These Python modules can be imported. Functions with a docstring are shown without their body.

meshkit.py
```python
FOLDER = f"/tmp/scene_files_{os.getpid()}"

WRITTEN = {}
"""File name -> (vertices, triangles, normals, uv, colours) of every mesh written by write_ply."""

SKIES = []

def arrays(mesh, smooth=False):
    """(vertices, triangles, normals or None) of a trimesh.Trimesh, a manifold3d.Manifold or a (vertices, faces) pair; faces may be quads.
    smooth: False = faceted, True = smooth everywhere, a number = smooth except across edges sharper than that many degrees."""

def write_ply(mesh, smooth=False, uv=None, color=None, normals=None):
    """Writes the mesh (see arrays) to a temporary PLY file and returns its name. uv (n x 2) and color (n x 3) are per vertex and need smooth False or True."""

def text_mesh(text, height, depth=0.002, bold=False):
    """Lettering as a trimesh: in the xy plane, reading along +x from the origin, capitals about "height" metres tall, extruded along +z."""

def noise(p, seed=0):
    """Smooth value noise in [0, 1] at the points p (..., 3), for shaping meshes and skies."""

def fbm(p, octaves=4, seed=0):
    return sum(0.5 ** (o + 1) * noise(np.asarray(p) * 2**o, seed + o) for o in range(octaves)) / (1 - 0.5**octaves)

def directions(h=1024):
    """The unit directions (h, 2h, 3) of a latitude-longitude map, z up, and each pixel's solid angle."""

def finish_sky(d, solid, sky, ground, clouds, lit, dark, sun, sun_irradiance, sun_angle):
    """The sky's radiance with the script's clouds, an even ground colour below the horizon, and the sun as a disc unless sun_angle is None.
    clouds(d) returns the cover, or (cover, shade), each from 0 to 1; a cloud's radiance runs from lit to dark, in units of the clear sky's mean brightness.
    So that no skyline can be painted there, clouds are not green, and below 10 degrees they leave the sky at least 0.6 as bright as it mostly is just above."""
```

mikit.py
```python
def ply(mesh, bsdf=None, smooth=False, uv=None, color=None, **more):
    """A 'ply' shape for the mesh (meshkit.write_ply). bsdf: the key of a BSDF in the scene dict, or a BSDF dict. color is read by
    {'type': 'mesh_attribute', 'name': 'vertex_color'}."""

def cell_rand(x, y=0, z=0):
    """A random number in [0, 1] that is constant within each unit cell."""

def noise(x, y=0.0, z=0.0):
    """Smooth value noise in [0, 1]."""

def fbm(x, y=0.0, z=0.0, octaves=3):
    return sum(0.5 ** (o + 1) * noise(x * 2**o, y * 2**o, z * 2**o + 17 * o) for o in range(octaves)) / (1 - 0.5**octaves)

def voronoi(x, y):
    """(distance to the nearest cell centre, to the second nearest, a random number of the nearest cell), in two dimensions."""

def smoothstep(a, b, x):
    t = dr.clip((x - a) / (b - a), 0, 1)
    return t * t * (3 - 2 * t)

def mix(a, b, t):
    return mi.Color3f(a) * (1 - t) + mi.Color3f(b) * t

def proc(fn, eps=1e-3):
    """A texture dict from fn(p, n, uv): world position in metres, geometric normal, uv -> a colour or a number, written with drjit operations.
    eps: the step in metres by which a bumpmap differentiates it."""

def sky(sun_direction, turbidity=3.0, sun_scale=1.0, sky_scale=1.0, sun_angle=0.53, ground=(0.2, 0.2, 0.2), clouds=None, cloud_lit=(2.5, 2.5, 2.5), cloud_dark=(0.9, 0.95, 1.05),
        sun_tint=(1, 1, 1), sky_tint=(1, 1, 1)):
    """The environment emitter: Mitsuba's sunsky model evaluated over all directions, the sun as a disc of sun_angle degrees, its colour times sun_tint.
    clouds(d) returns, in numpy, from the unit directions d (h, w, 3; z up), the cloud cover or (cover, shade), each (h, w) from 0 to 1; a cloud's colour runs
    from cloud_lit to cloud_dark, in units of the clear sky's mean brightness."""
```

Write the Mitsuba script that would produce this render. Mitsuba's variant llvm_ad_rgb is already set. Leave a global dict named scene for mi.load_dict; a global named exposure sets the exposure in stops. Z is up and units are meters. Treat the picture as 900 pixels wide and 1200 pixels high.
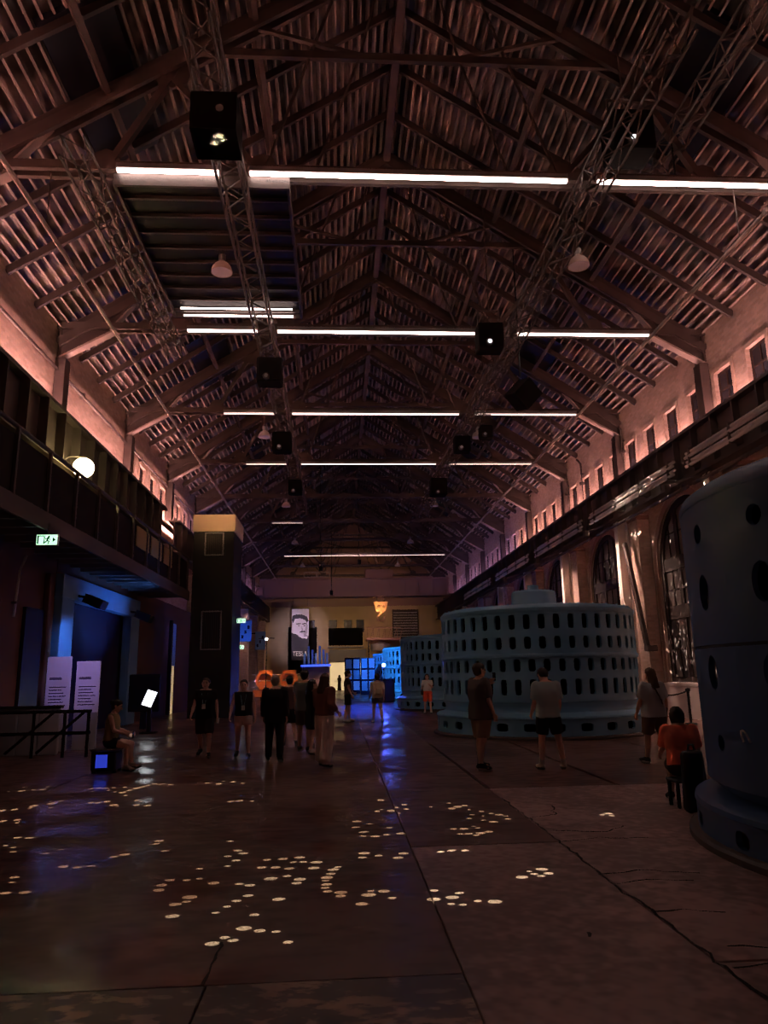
import math, numpy as np, trimesh, manifold3d as m3, drjit as dr, mitsuba as mi, mikit, meshkit
from mikit import ply, proc, noise, fbm, cell_rand, voronoi, smoothstep, mix
from shapely.geometry import Polygon, Point, box as sbox
from shapely.ops import unary_union

T = mi.ScalarTransform4f
scene, labels, used = {'type': 'scene'}, {}, {}

# ---------------------------------------------------------------- camera
FOCAL, PITCH, YAW, ROLL, EYE = 846.8, .21997, .06576, -.01952, 1.62
_f = np.array([math.sin(YAW)*math.cos(PITCH), math.cos(YAW)*math.cos(PITCH), math.sin(PITCH)])
_r = np.cross(_f, [0, 0, 1.]); _r /= np.linalg.norm(_r); _u = np.cross(_r, _f)
_u = -_r*math.sin(ROLL) + _u*math.cos(ROLL)
scene['camera'] = {'type': 'perspective', 'fov': math.degrees(2*math.atan(450/FOCAL)), 'fov_axis': 'x', 'near_clip': .05, 'far_clip': 500,
                   'to_world': T().look_at(origin=[0, 0, EYE], target=[float(v) for v in np.array([0, 0, EYE]) + _f], up=[float(v) for v in _u])}
exposure = 5.0                               # the lamps below are given as they look in the picture, KL brings them to scale
KL = 2.0**-exposure

# ---------------------------------------------------------------- light (all lamps; strengths in one place)
WASH = (1.0, .49, .435)                      # salmon wash of the strip lamps behind the crane girders
L_WASH_L, L_WASH_R, L_WASH_P = 145., 84., 34.
C_PURPLE = (.55, .32, .75)
L_BAR = 14.5                                  # led bars on the roof trusses
C_BAR = (1.0, .72, .63)
I_GOBO, I_GOBO_W = 1350., 1700.
L_GLOBE = 34.

def rgb(*c): return {'type': 'rgb', 'value': [float(x) for x in c]}
def area(L, c=(1, 1, 1), w=1.0): return {'type': 'area', 'radiance': rgb(*[KL*L*x for x in c]), 'sampling_weight': float(w)}

def spot(key, pos, target, I, c, cut=30, beam=None, w=.6):
    scene[key] = {'type': 'spot', 'to_world': T().look_at(origin=list(map(float, pos)), target=list(map(float, target)), up=[0.01, .02, 1] if abs(pos[0]-target[0])+abs(pos[1]-target[1]) > .1 else [0, 1, 0]),
                  'intensity': rgb(*[KL*I*x for x in c]), 'cutoff_angle': float(cut), 'beam_width': float(beam if beam else cut*.6), 'sampling_weight': float(w)}

# ---------------------------------------------------------------- materials
def P(c, rough=.6, metal=0., spec=.5, bump=None, **k):
    b = {'type': 'principled', 'base_color': c if isinstance(c, dict) else rgb(*c), 'roughness': rough, 'metallic': metal, 'specular': spec, **k}
    if bump: b = {'type': 'bumpmap', 'nested_texture': proc(bump[0]), 'scale': bump[1], 'bsdf': b}
    return {'type': 'twosided', 'bsdf': b}

def brick_col(p, n, uv):
    a = dr.select(dr.abs(n.x) > .5, p.y, p.x); row = dr.floor(p.z/.085); u = a/.24 + .5*(row - 2*dr.floor(row/2))
    fu, fz = u - dr.floor(u), p.z/.085 - row
    mort = dr.minimum(smoothstep(.0, .06, fu)*smoothstep(0., .06, 1-fu), smoothstep(0., .16, fz))
    t = cell_rand(dr.floor(u), row)*.55 + .45*fbm(p.y*1.3, p.z*1.3, p.x)
    return mix((.40, .35, .31), mix((.36, .25, .20), (.58, .43, .35), t), mort)
def brick_bump(p, n, uv):
    a = dr.select(dr.abs(n.x) > .5, p.y, p.x); row = dr.floor(p.z/.085); u = a/.24 + .5*(row - 2*dr.floor(row/2))
    fu, fz = u - dr.floor(u), p.z/.085 - row
    return dr.minimum(smoothstep(0., .05, fu)*smoothstep(0., .05, 1-fu), smoothstep(0., .14, fz)) + .5*noise(p.y*40, p.z*40, p.x*40)
def film_col(p, n, uv):
    v = fbm(p.x*2.2, p.y*1.1, p.z*2.2, 3)
    return mix((.065, .05, .046), (.37, .295, .275), smoothstep(.44, .68, v))
def film_bump(p, n, uv): return fbm(p.x*3 + 2*noise(p.y*2, p.z*2), p.y*6, p.z*3, 4)
def steel_col(p, n, uv): return mix((.062, .044, .039), (.12, .088, .08), fbm(p.x*1.7, p.y*1.7, p.z*1.7))
def purlin_col(p, n, uv): return mix((.30, .23, .205), (.54, .42, .375), fbm(p.x*3, p.y*.8, p.z*3))
def floor_dark(p, n, uv):
    a = fbm(p.x*.7, p.y*.45, 2.0, 4); b = fbm(p.x*5, p.y*9, 1.0, 3)
    return mix((.078, .038, .030), (.155, .083, .066), smoothstep(.3, .7, a*.6 + b*.4))
def floor_pale(p, n, uv):
    a = fbm(p.x*.8, p.y*.8, 5.0, 4); b = fbm(p.x*14, p.y*14, 3.0, 2)
    return mix((.21, .135, .125), (.37, .25, .235), smoothstep(.3, .7, a*.65 + b*.35))
def floor_worn(p, n, uv):
    a = fbm(p.x*9 + 2*noise(p.x*2, p.y*2), p.y*15, 8.0, 5); b = fbm(p.x*1.3, p.y*1.3, 4.0, 3)
    return mix(mix((.05, .031, .026), (.12, .08, .066), b), mix((.16, .11, .085), (.36, .24, .16), smoothstep(.35, .65, b)), smoothstep(.50, .64, a*.75 + b*.25))
def rough_floor(p, n, uv): return .20 + .30*smoothstep(.35, .65, fbm(p.x*1.6, p.y*1.6, 7.0, 3))
def floor_bump(p, n, uv): return fbm(p.x*2.2, p.y*4.5, 0.0, 3) + .12*fbm(p.x*30, p.y*30, 2.0, 2)
def paint_col(lo, hi):
    return lambda p, n, uv: mix(lo, hi, fbm(p.x*.9, p.y*.9, p.z*1.6, 4))
def end_col(p, n, uv): return mix((.46, .33, .18), (.62, .47, .28), fbm(p.x*.6, p.z*.6, 1.0, 4))

M = {
 'brick': P(proc(brick_col), .8, bump=(proc and brick_bump, .006)),
 'film': P(proc(film_col), .32, bump=(film_bump, .08)),
 'steel': P(proc(steel_col), .55),
 'steel_dark': P((.075, .055, .05), .5),
 'purlin': P(proc(purlin_col), .55),
 'black': P((.012, .011, .012), .45),
 'black_matte': P((.006, .005, .005), .95, spec=.1),
 'floor_dark': P(proc(floor_dark), proc(rough_floor), bump=(floor_bump, .004)),
 'floor_pale': P(proc(floor_pale), .5, bump=(floor_bump, .003)),
 'floor_worn': P(proc(floor_worn), .42, bump=(floor_bump, .006)),
 'joint': P((.02, .014, .012), .9),
 'gen_paint': P(proc(paint_col((.14, .32, .50), (.18, .39, .58))), .35),
 'gen_navy': P(proc(paint_col((.035, .085, .20), (.05, .11, .24))), .42),
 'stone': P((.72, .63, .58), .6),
 'frame': P((.03, .016, .014), .6),
 'pane': P((.13, .11, .105), .22),
 'gallery': P((.016, .011, .011), .85, spec=.2),
 'mustard': P((.36, .24, .09), .7),
 'tower': P((.036, .034, .031), .7, spec=.3),
 'tower_cream': P((.78, .55, .33), .7),
 'grille': P((.30, .28, .26), .5, .3),
 'lower_wall': P((.13, .062, .052), .75),
 'blue_paint': P((.16, .34, .60), .6),
 'navy': P((.016, .012, .05), .8),
 'white_board': P((.62, .58, .62), .5),
 'ink': P((.10, .08, .12), .6),
 'glass_globe': P((.9, .85, .75), .3),
 'lamp_shade': P((.55, .45, .41), .35),
 'end_wall': P(proc(end_col), .8),
 'crane': P((.34, .22, .19), .5),
 'rust': P((.33, .20, .16), .6),
 'gray': P((.25, .24, .24), .5),
 'white': P((.75, .72, .70), .5),
 'orange_machine': P((.62, .22, .07), .45),
 'chrome': P((.6, .6, .6), .25, 1.),
 'green': P((.02, .22, .09), .5),
 'skylight': P((.018, .018, .028), .35),
}
for _k, _v in M.items(): scene['mat_' + _k] = _v
def cloth(*c):
    k = 'mat_cloth_%03d_%03d_%03d' % tuple(round(x*250) for x in c)
    if k not in scene: scene[k] = P(c, .85, spec=.2)
    return k[4:]

# ---------------------------------------------------------------- helpers
def num(name):
    n = used.get(name, 0); used[name] = n + 1
    return name if n == 0 else f'{name}_{n:03d}'
def add(key, mesh, mat, smooth=False, tw=None, emit=None):
    key = num(key)
    d = dict(mesh) if isinstance(mesh, dict) else ply(mesh, None if mat is None else 'mat_' + mat, smooth)
    if isinstance(mesh, dict) and mat is not None: d['bsdf'] = {'type': 'ref', 'id': 'mat_' + mat}
    if tw is not None: d['to_world'] = tw
    if emit: d['emitter'] = emit
    scene[key] = d
    return key
def lab(key, label=None, cat=None, group=None, kind=None):
    labels[key] = {k: v for k, v in dict(label=label, category=cat, group=group, kind=kind).items() if v}
    return key
def struct(key, mesh, mat, label=None, cat=None, **k):
    key = add(key, mesh, mat, **k); lab(key, label, cat, kind='structure'); return key
def thing(name, label, cat, group=None):
    key = num(name); return lab(key, label, cat, group)
def snap(x):                                  # the nearest purlin to hang something from
    s = 1 if x > XC else -1
    return XC + s*(.2 + .2075*round((abs(x - XC) - .2)/.2075))
def hang_z(x, d=.078): return roof_z(x) - d
def shift(x=0, y=0, z=0): return T().translate([float(x), float(y), float(z)])

BV = np.array([[x, y, z] for x in (-.5, .5) for y in (-.5, .5) for z in (-.5, .5)])
BF = np.array([[0, 1, 3], [0, 3, 2], [4, 6, 7], [4, 7, 5], [0, 4, 5], [0, 5, 1], [2, 3, 7], [2, 7, 6], [0, 2, 6], [0, 6, 4], [1, 5, 7], [1, 7, 3]])
class MB:
    def __init__(s): s.v, s.f, s.n = [], [], 0
    def raw(s, v, f):
        s.v.append(np.asarray(v, float)); s.f.append(np.asarray(f, int) + s.n); s.n += len(v); return s
    def box(s, x0, x1, y0, y1, z0, z1):
        lo, hi = np.array([x0, y0, z0], float), np.array([x1, y1, z1], float)
        return s.raw((BV + .5)*(hi - lo) + lo, BF)
    def cbox(s, x0, x1, y0, y1, z0, z1, c=.02):       # chamfered box
        lo, hi = np.array([min(x0, x1), min(y0, y1), min(z0, z1)], float), np.array([max(x0, x1), max(y0, y1), max(z0, z1)], float)
        c = min(c, .45*(hi - lo).min()); pts = []
        for k in range(3):
            e = np.full(3, c); e[k] = 0
            pts.append((BV + .5)*(hi - lo - 2*e) + lo + e)
        h = trimesh.convex.convex_hull(np.vstack(pts)); return s.raw(h.vertices, h.faces)
    def beam(s, p, q, w, h, up=(0, 0, 1)):
        p, q = np.asarray(p, float), np.asarray(q, float); d = q - p; L = np.linalg.norm(d); d /= L
        a = np.cross(d, up)
        if np.linalg.norm(a) < 1e-4: a = np.cross(d, (0, 1, 0))
        a /= np.linalg.norm(a); b = np.cross(a, d)
        return s.raw((p + q)/2 + BV @ np.array([a*w, d*L, b*h]), BF)
    def tube(s, pts, r, n=8, cap=True):
        p = np.asarray(pts, float); v, f = tube_vf(p, r, n); s.raw(v, f)
        return s
    def lathe(s, prof, c=(0, 0, 0), n=32, a0=0., a1=2*math.pi):
        prof = np.asarray(prof, float); full = abs(a1 - a0 - 2*math.pi) < 1e-6
        ang = a0 + (a1 - a0)*np.arange(n + (0 if full else 1))/n; m, k = len(prof), len(ang)
        v = np.stack([prof[None, :, 0]*np.cos(ang)[:, None], prof[None, :, 0]*np.sin(ang)[:, None], np.broadcast_to(prof[None, :, 1], (k, m))], -1).reshape(-1, 3) + np.array(c, float)
        i, j = np.meshgrid(np.arange(n), np.arange(m - 1), indexing='ij'); i2 = (i + 1) % k
        q = np.stack([i*m + j, i2*m + j, i2*m + j + 1, i*m + j + 1], -1).reshape(-1, 4)
        return s.raw(v, np.vstack([q[:, [0, 1, 2]], q[:, [0, 2, 3]]]))
    def prism(s, poly, d0, d1, plane='xz'):            # polygon (2-D points) extruded between d0 and d1 along the third axis
        pg = poly if hasattr(poly, 'geom_type') else Polygon(poly)
        if pg.geom_type != 'Polygon':
            for g in pg.geoms:
                if g.geom_type == 'Polygon' and g.area > 1e-9: s.prism(g, d0, d1, plane)
            return s
        m = trimesh.creation.extrude_polygon(pg, d1 - d0, engine='earcut'); v = np.array(m.vertices); f = np.array(m.faces)
        if plane == 'xz': v = np.stack([v[:, 0], v[:, 2] + d0, v[:, 1]], 1); f = f[:, ::-1]
        elif plane == 'yz': v = np.stack([v[:, 2] + d0, v[:, 0], v[:, 1]], 1)
        else: v = v + [0, 0, d0]
        return s.raw(v, f)
    def ball(s, c, r, sub=2, sc=(1, 1, 1)):
        m = trimesh.creation.icosphere(sub, 1.0); return s.raw(np.array(m.vertices)*r*np.array(sc) + np.array(c), m.faces)
    def mesh(s): return np.vstack(s.v), np.vstack(s.f)
def tube_vf(p, r, n):
    t = np.gradient(p, axis=0); t /= np.linalg.norm(t, axis=1, keepdims=True) + 1e-12
    ref = np.array([0, 0, 1.]) if abs(t[0][2]) < .9 else np.array([1., 0, 0])
    a = np.cross(t, ref); a /= np.linalg.norm(a, axis=1, keepdims=True) + 1e-12; b = np.cross(t, a)
    ang = np.arange(n)*2*math.pi/n; r = np.broadcast_to(r, (len(p),))
    v = p[:, None] + r[:, None, None]*(np.cos(ang)[None, :, None]*a[:, None] + np.sin(ang)[None, :, None]*b[:, None]); v = v.reshape(-1, 3)
    i, j = np.meshgrid(np.arange(len(p) - 1), np.arange(n), indexing='ij')
    q = np.stack([i*n + j, i*n + (j + 1) % n, (i + 1)*n + (j + 1) % n, (i + 1)*n + j], -1).reshape(-1, 4)
    f = [q[:, [0, 2, 1]], q[:, [0, 3, 2]]]
    for o, k in ((0, 1), ((len(p) - 1)*n, -1)):
        f.append(np.array([[o, o + 1 + i, o + 2 + i][::k] for i in range(n - 2)]))
    return v, np.vstack(f)
def bx(*a): return MB().box(*a).mesh()
def cb(*a, c=.02): return MB().cbox(*a, c=c).mesh()
def tb(p, r, n=8): return MB().tube(p, r, n).mesh()
ORD = ['nearest', 'second', 'third', 'fourth', 'fifth', 'sixth', 'seventh', 'eighth', 'ninth', 'tenth']
# ---------------------------------------------------------------- the hall
XR, XL, XC, EAVE, RIDGE, SL = 11.45, -8.2, 1.63, 11.75, 18.25, .66
YB, YE = -5.0, 78.0
def ty(n): return 6.3 + 6.98*n
def roof_z(x): return RIDGE - SL*abs(x - XC)

# floor: base + slabs with recessed joints
struct('floor', bx(XL - .3, XR + .3, YB, YE + .3, -.3, -.035), 'joint')
FLOOR_CUTS = [-5, -1.5, 1.2, 2.4, 4.4, 7.4, 10.75, 14.0, 17.6, 21, 24.5, 28, 31.5, 35, 40, 45, 50, 57, 64, 71, 78]
LEFT_CUTS = [4.4, 10.75, 17.6, 24.5, 31.5, 40, 50, 64, 78]
strips = [(a, b, [c for c in FLOOR_CUTS if c <= 4.4], 0) for a, b in ((-8.2, -4.6), (-4.6, -.72), (-.72, .68))] + [(a, b, LEFT_CUTS, 0) for a, b in ((-8.2, -4.4), (-4.4, .68))]
strips += [(.68, 2.12, [c for c in FLOOR_CUTS if c not in (4.4,)], 1)] + [(a, b, FLOOR_CUTS, 2) for a, b in ((2.12, 4.0), (4.0, 6.5), (6.5, 9.0), (9.0, 11.45))]
for x0, x1, ys, zone in strips:
    for y0, y1 in zip(ys[:-1], ys[1:]):
        wide = 10 < y0 < 16
        g0 = .035 if wide and x0 in (2.12, 4.0) else .004
        g1 = .035 if wide and x1 in (2.12, 4.0) else .004
        dz = .003*math.sin(x0*3.1 + y0*1.7)
        mat = 'floor_worn' if y1 <= 4.41 and zone == 0 else 'floor_pale' if (zone == 1 and y1 < 7.5) or (zone == 2 and y1 < 11) else 'floor_dark'
        add('floor__slab', cb(x0 + g0, x1 - g1, y0 + .004, y1 - .004, -.04, dz, c=.005), mat)

def crack(pts, w=.010):
    rg = np.random.default_rng(int(abs(pts[0][0]*100) + pts[0][1]*10)); P0 = []
    for (x0, y0), (x1, y1) in zip(pts[:-1], pts[1:]):
        n = max(2, int(math.hypot(x1 - x0, y1 - y0)/.09))
        for i in range(n): P0.append((x0 + (x1 - x0)*i/n + rg.normal(0, .012), y0 + (y1 - y0)*i/n + rg.normal(0, .012)))
    P0.append(pts[-1]); P0 = np.array(P0); d = np.gradient(P0, axis=0); nn = np.stack([-d[:, 1], d[:, 0]], 1); nn /= np.linalg.norm(nn, axis=1, keepdims=True) + 1e-9
    wd = w*rg.uniform(.35, 1.5, len(P0))[:, None]; a, b = P0 + nn*wd, P0 - nn*wd; k = len(P0)
    v = np.vstack([np.c_[a, np.full(k, .0046)], np.c_[b, np.full(k, .0046)]]); i = np.arange(k - 1)
    f = np.vstack([np.stack([i, i + k, i + k + 1], 1), np.stack([i, i + k + 1, i + 1], 1)])
    lab(add('floor__crack', (v, f), 'joint'), 'dark jagged crack')
for c in ([(2.12, 9.9), (2.13, 7.4), (2.10, 6.0), (2.13, 5.2), (2.12, 4.4), (2.15, 3.2)], [(2.12, 7.38), (2.55, 7.5), (3.02, 7.42)], [(2.2, 7.9), (2.7, 7.75), (3.0, 8.0)], [(2.09, 5.94), (2.4, 6.02), (2.75, 5.95)], [(2.1, 6.2), (2.45, 6.3), (2.9, 6.15)], [(2.12, 5.26), (2.35, 5.3), (2.6, 5.2)],
          [(2.3, 4.62), (2.6, 4.55), (2.8, 4.62)], [(2.15, 8.6), (2.5, 8.75), (2.6, 9.3)], [(2.15, 4.3), (2.45, 4.35)], [(1.55, 4.86), (1.56, 4.94)], [(2.44, 3.9), (2.9, 3.85)], [(-.72, 5.05), (-.74, 4.4)]): crack(c)

# upper and lower walls
def wall_mesh(x0, x1, holes):
    pg = sbox(YB, -.2, YE + .3, EAVE + .55).difference(unary_union(holes)) if holes else sbox(YB, -.2, YE + .3, EAVE + .55)
    return MB().prism(pg, x0, x1, 'yz').mesh()
UPW = [ty(n) + .87 + 1.745*i for n in range(-1, 10) for i in range(4)]
UPW = [y for y in UPW if 14 < y < 76]
ARCH = [19.4 + 7*(n - 2) + 3.5 for n in range(-1, 9)]
ARCH = [y for y in ARCH if 18 < y < 75]
def arch_poly(yc, hw, z0, zs, grow=0.):
    a = np.linspace(0, math.pi, 17); r = hw + grow
    return Polygon([(yc - r, z0 - grow), (yc + r, z0 - grow)] + [(yc + r*math.cos(t), zs + r*math.sin(t)) for t in a])
holes_r = [sbox(y - .47, 9.15, y + .47, 10.3) for y in UPW] + [arch_poly(y, 2.05, 1.15, 5.2) for y in ARCH]
holes_l = [sbox(y - .47, 9.15, y + .47, 10.3) for y in UPW if y > 27.5]
struct('wall_right', wall_mesh(XR, XR + .45, holes_r), 'brick')
struct('wall_left', wall_mesh(XL - .45, XL, holes_l), 'brick')
struct('wall_back', bx(XL - .4, XR + .4, YB - .3, YB, -.2, 19), 'brick')
struct('baseboard_right', bx(XR - .06, XR, YB, YE, 0, 1.12), 'stone')
_wf = ply(MB().box(-.5, -.43, -.5, .5, -.02, 1.17).mesh())
frame_m, pane_m, trim_m = MB(), MB(), MB()
for y0, y1, z0, z1 in ((-.47, -.40, 0, 1.15), (.40, .47, 0, 1.15), (-.4, .4, 0, .07), (-.4, .4, 1.08, 1.15), (-.4, .4, .54, .60), (-.03, .03, .07, 1.08)): frame_m.box(.10, .18, y0, y1, z0, z1)
pane_m.box(.13, .15, -.4, .4, .07, 1.08)
for a in ((-.59, -.47, -.02, 1.27), (.47, .59, -.02, 1.27), (-.47, .47, 1.15, 1.27)): trim_m.box(-.035, 0, *a)
F_, PN_, TR_ = ply(frame_m.mesh()), ply(pane_m.mesh()), ply(trim_m.mesh())
wn = 0
for side, ys in (('r', UPW), ('l', [y for y in UPW if y > 27.5])):
    for y in ys:
        wn += 1; k = f'window_{wn}'; labels[k] = {'kind': 'structure'}
        tw = shift(XR, y, 9.15) if side == 'r' else shift(XL, y, 9.15) @ T().rotate([0, 0, 1], 180)
        add(k + '__frame', F_, 'frame', tw=tw); add(k + '__pane', PN_, 'skylight', tw=tw); add(k + '__trim', TR_, 'brick', tw=tw)
# arched windows on the right wall, centre at (0, 0, 0) = wall face, sill height 1.15
hw, zs = 2.05, 4.05
out, inn = arch_poly(0, hw, 0, zs), arch_poly(0, hw - .22, .18, zs)
fr = MB().prism(out.difference(inn), .06, .26, 'yz')
bars = [sbox(-.72 - .11, 0, -.72 + .11, 6.2), sbox(.72 - .11, 0, .72 + .11, 6.2), sbox(-2.1, 2.1, 2.1, 2.55), sbox(-2.1, 3.75, 2.1, 4.2)]
mul = MB().prism(unary_union(bars).intersection(inn), .08, .24, 'yz')
munt = unary_union([sbox(y - .025, 0, y + .025, 6.2) for y in (-1.33, 0, 1.33)] + [sbox(-2.1, z - .025, 2.1, z + .025) for z in (1.1, 3.1, 5.05)]).intersection(inn)
mu = MB().prism(munt, .11, .17, 'yz')
sill = MB().cbox(-.08, .3, -2.2, 2.2, -.14, .0, .02)
ringp = arch_poly(0, hw, 0, zs, .24).difference(arch_poly(0, hw, 0, zs, 0)).intersection(sbox(-3, 0, 3, 9))
ring = MB().prism(ringp, -.05, .02, 'yz')
cells = []
ycuts, zcuts = [-2.1, -1.33, -.72, 0, .72, 1.33, 2.1], [0, 1.1, 2.32, 3.1, 3.97, 5.05, 6.3]
for a, b in zip(ycuts[:-1], ycuts[1:]):
    for c, d in zip(zcuts[:-1], zcuts[1:]):
        g = sbox(a, c, b, d).intersection(inn.buffer(.03))
        if g.area > .02: cells.append(ply(MB().prism(g, .135, .145, 'yz').mesh()))
AR = {'frame': ply(fr.mesh()), 'mullion': ply(mul.mesh()), 'glazing_bar': ply(mu.mesh()), 'sill': ply(sill.mesh()), 'arch_trim': ply(ring.mesh())}
for y in ARCH:
    wn += 1; k = f'window_{wn}'; labels[k] = {'kind': 'structure'}; tw = shift(XR, y, 1.15)
    for nme, mat in (('frame', 'frame'), ('mullion', 'frame'), ('glazing_bar', 'frame'), ('sill', 'stone'), ('arch_trim', 'rust')): add(f'{k}__{nme}', AR[nme], mat, tw=tw)
    for c in cells: add(f'{k}__pane', c, 'pane', tw=tw)

# roof: crinkled insulation film, purlins along the hall, rafters across it
def film(side):
    nu, nv = 96, 760
    s = np.linspace(0, 1, nu)[:, None]; y = np.linspace(YB - .3, YE + .3, nv)[None, :]
    x = XC + side*s*(XR - XC + .45) + 0*y; z = RIDGE + .12 - SL*abs(x - XC); pts = np.stack([x, y + 0*x, z], -1)
    q = pts*np.array([1.6, 1.1, 1.6]); w = meshkit.fbm(q + 1.2*meshkit.noise(q*.7, 3)[..., None], 3, 5) - .5
    pts[..., 2] += .16*w
    i, j = np.meshgrid(np.arange(nu - 1), np.arange(nv - 1), indexing='ij'); a = i*nv + j
    f = np.stack([a, a + nv, a + nv + 1, a + 1], -1).reshape(-1, 4)
    return pts.reshape(-1, 3), f[:, ::side]
L_, R_ = film(-1), film(1)
struct('ceiling', (np.vstack([L_[0], R_[0]]), np.vstack([L_[1], R_[1] + len(L_[0])])), 'film', smooth=True)
nrm = 1/math.hypot(1, SL)
for side in (-1, 1):
    for i in range(47):
        x = XC + side*(.2 + i*.2075); z = roof_z(x) - .02
        m = MB().beam((x, YB, z), (x, YE, z), .045, .11, up=(side*SL*nrm, 0, nrm))
        add('ceiling__purlin', m.mesh(), 'purlin')
RAF = MB().beam((XC, 0, RIDGE - .20), (XR, 0, RIDGE - .20 - SL*(XR - XC)), .09, .2)
RAFL = MB().beam((XC, 0, RIDGE - .20), (XL, 0, RIDGE - .20 - SL*(XC - XL)), .09, .2)
RAF, RAFL = ply(RAF.mesh()), ply(RAFL.mesh())
y = ty(0)
while y < 77:
    for r in (RAF, RAFL): add('ceiling__rafter', r, 'steel_dark', tw=shift(0, y, 0))
    y += 1.745
add('ceiling__ridge_beam', cb(XC - .11, XC + .11, YB, YE, RIDGE - .62, RIDGE - .34, c=.015), 'steel')
for xo in (3.4, 6.4):
    for s in (-1, 1):
        x = XC + s*xo; z = roof_z(x) - .42
        add('ceiling__girt', MB().beam((x, YB, z), (x, YE, z), .13, .22, up=(s*SL*nrm, 0, nrm)).mesh(), 'steel')
# blacked-out roof lights
SKYL = ply(MB().beam((0, -2., 0), (0, 2., 0), 1.5, .14, up=(0, 0, 1)).mesh())
k = 0
for yy in (13.4, 26.8, 40.7, 54.6):
    for s in (-1, 1):
        x = XC + s*6.55 if s < 0 else XC + s*6.35; z = roof_z(x) - .02
        key = num('roof_light'); scene[key] = {**SKYL, 'bsdf': {'type': 'ref', 'id': 'mat_skylight'}, 'to_world': shift(x, yy, z) @ T().rotate([0, 1, 0], math.degrees(math.atan(s*SL)))}
        lab(key, f'dark blacked-out roof light on the {"left" if s < 0 else "right"} slope, {ORD[k]} from the camera', 'skylight', 'roof lights')
    k += 1

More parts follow.
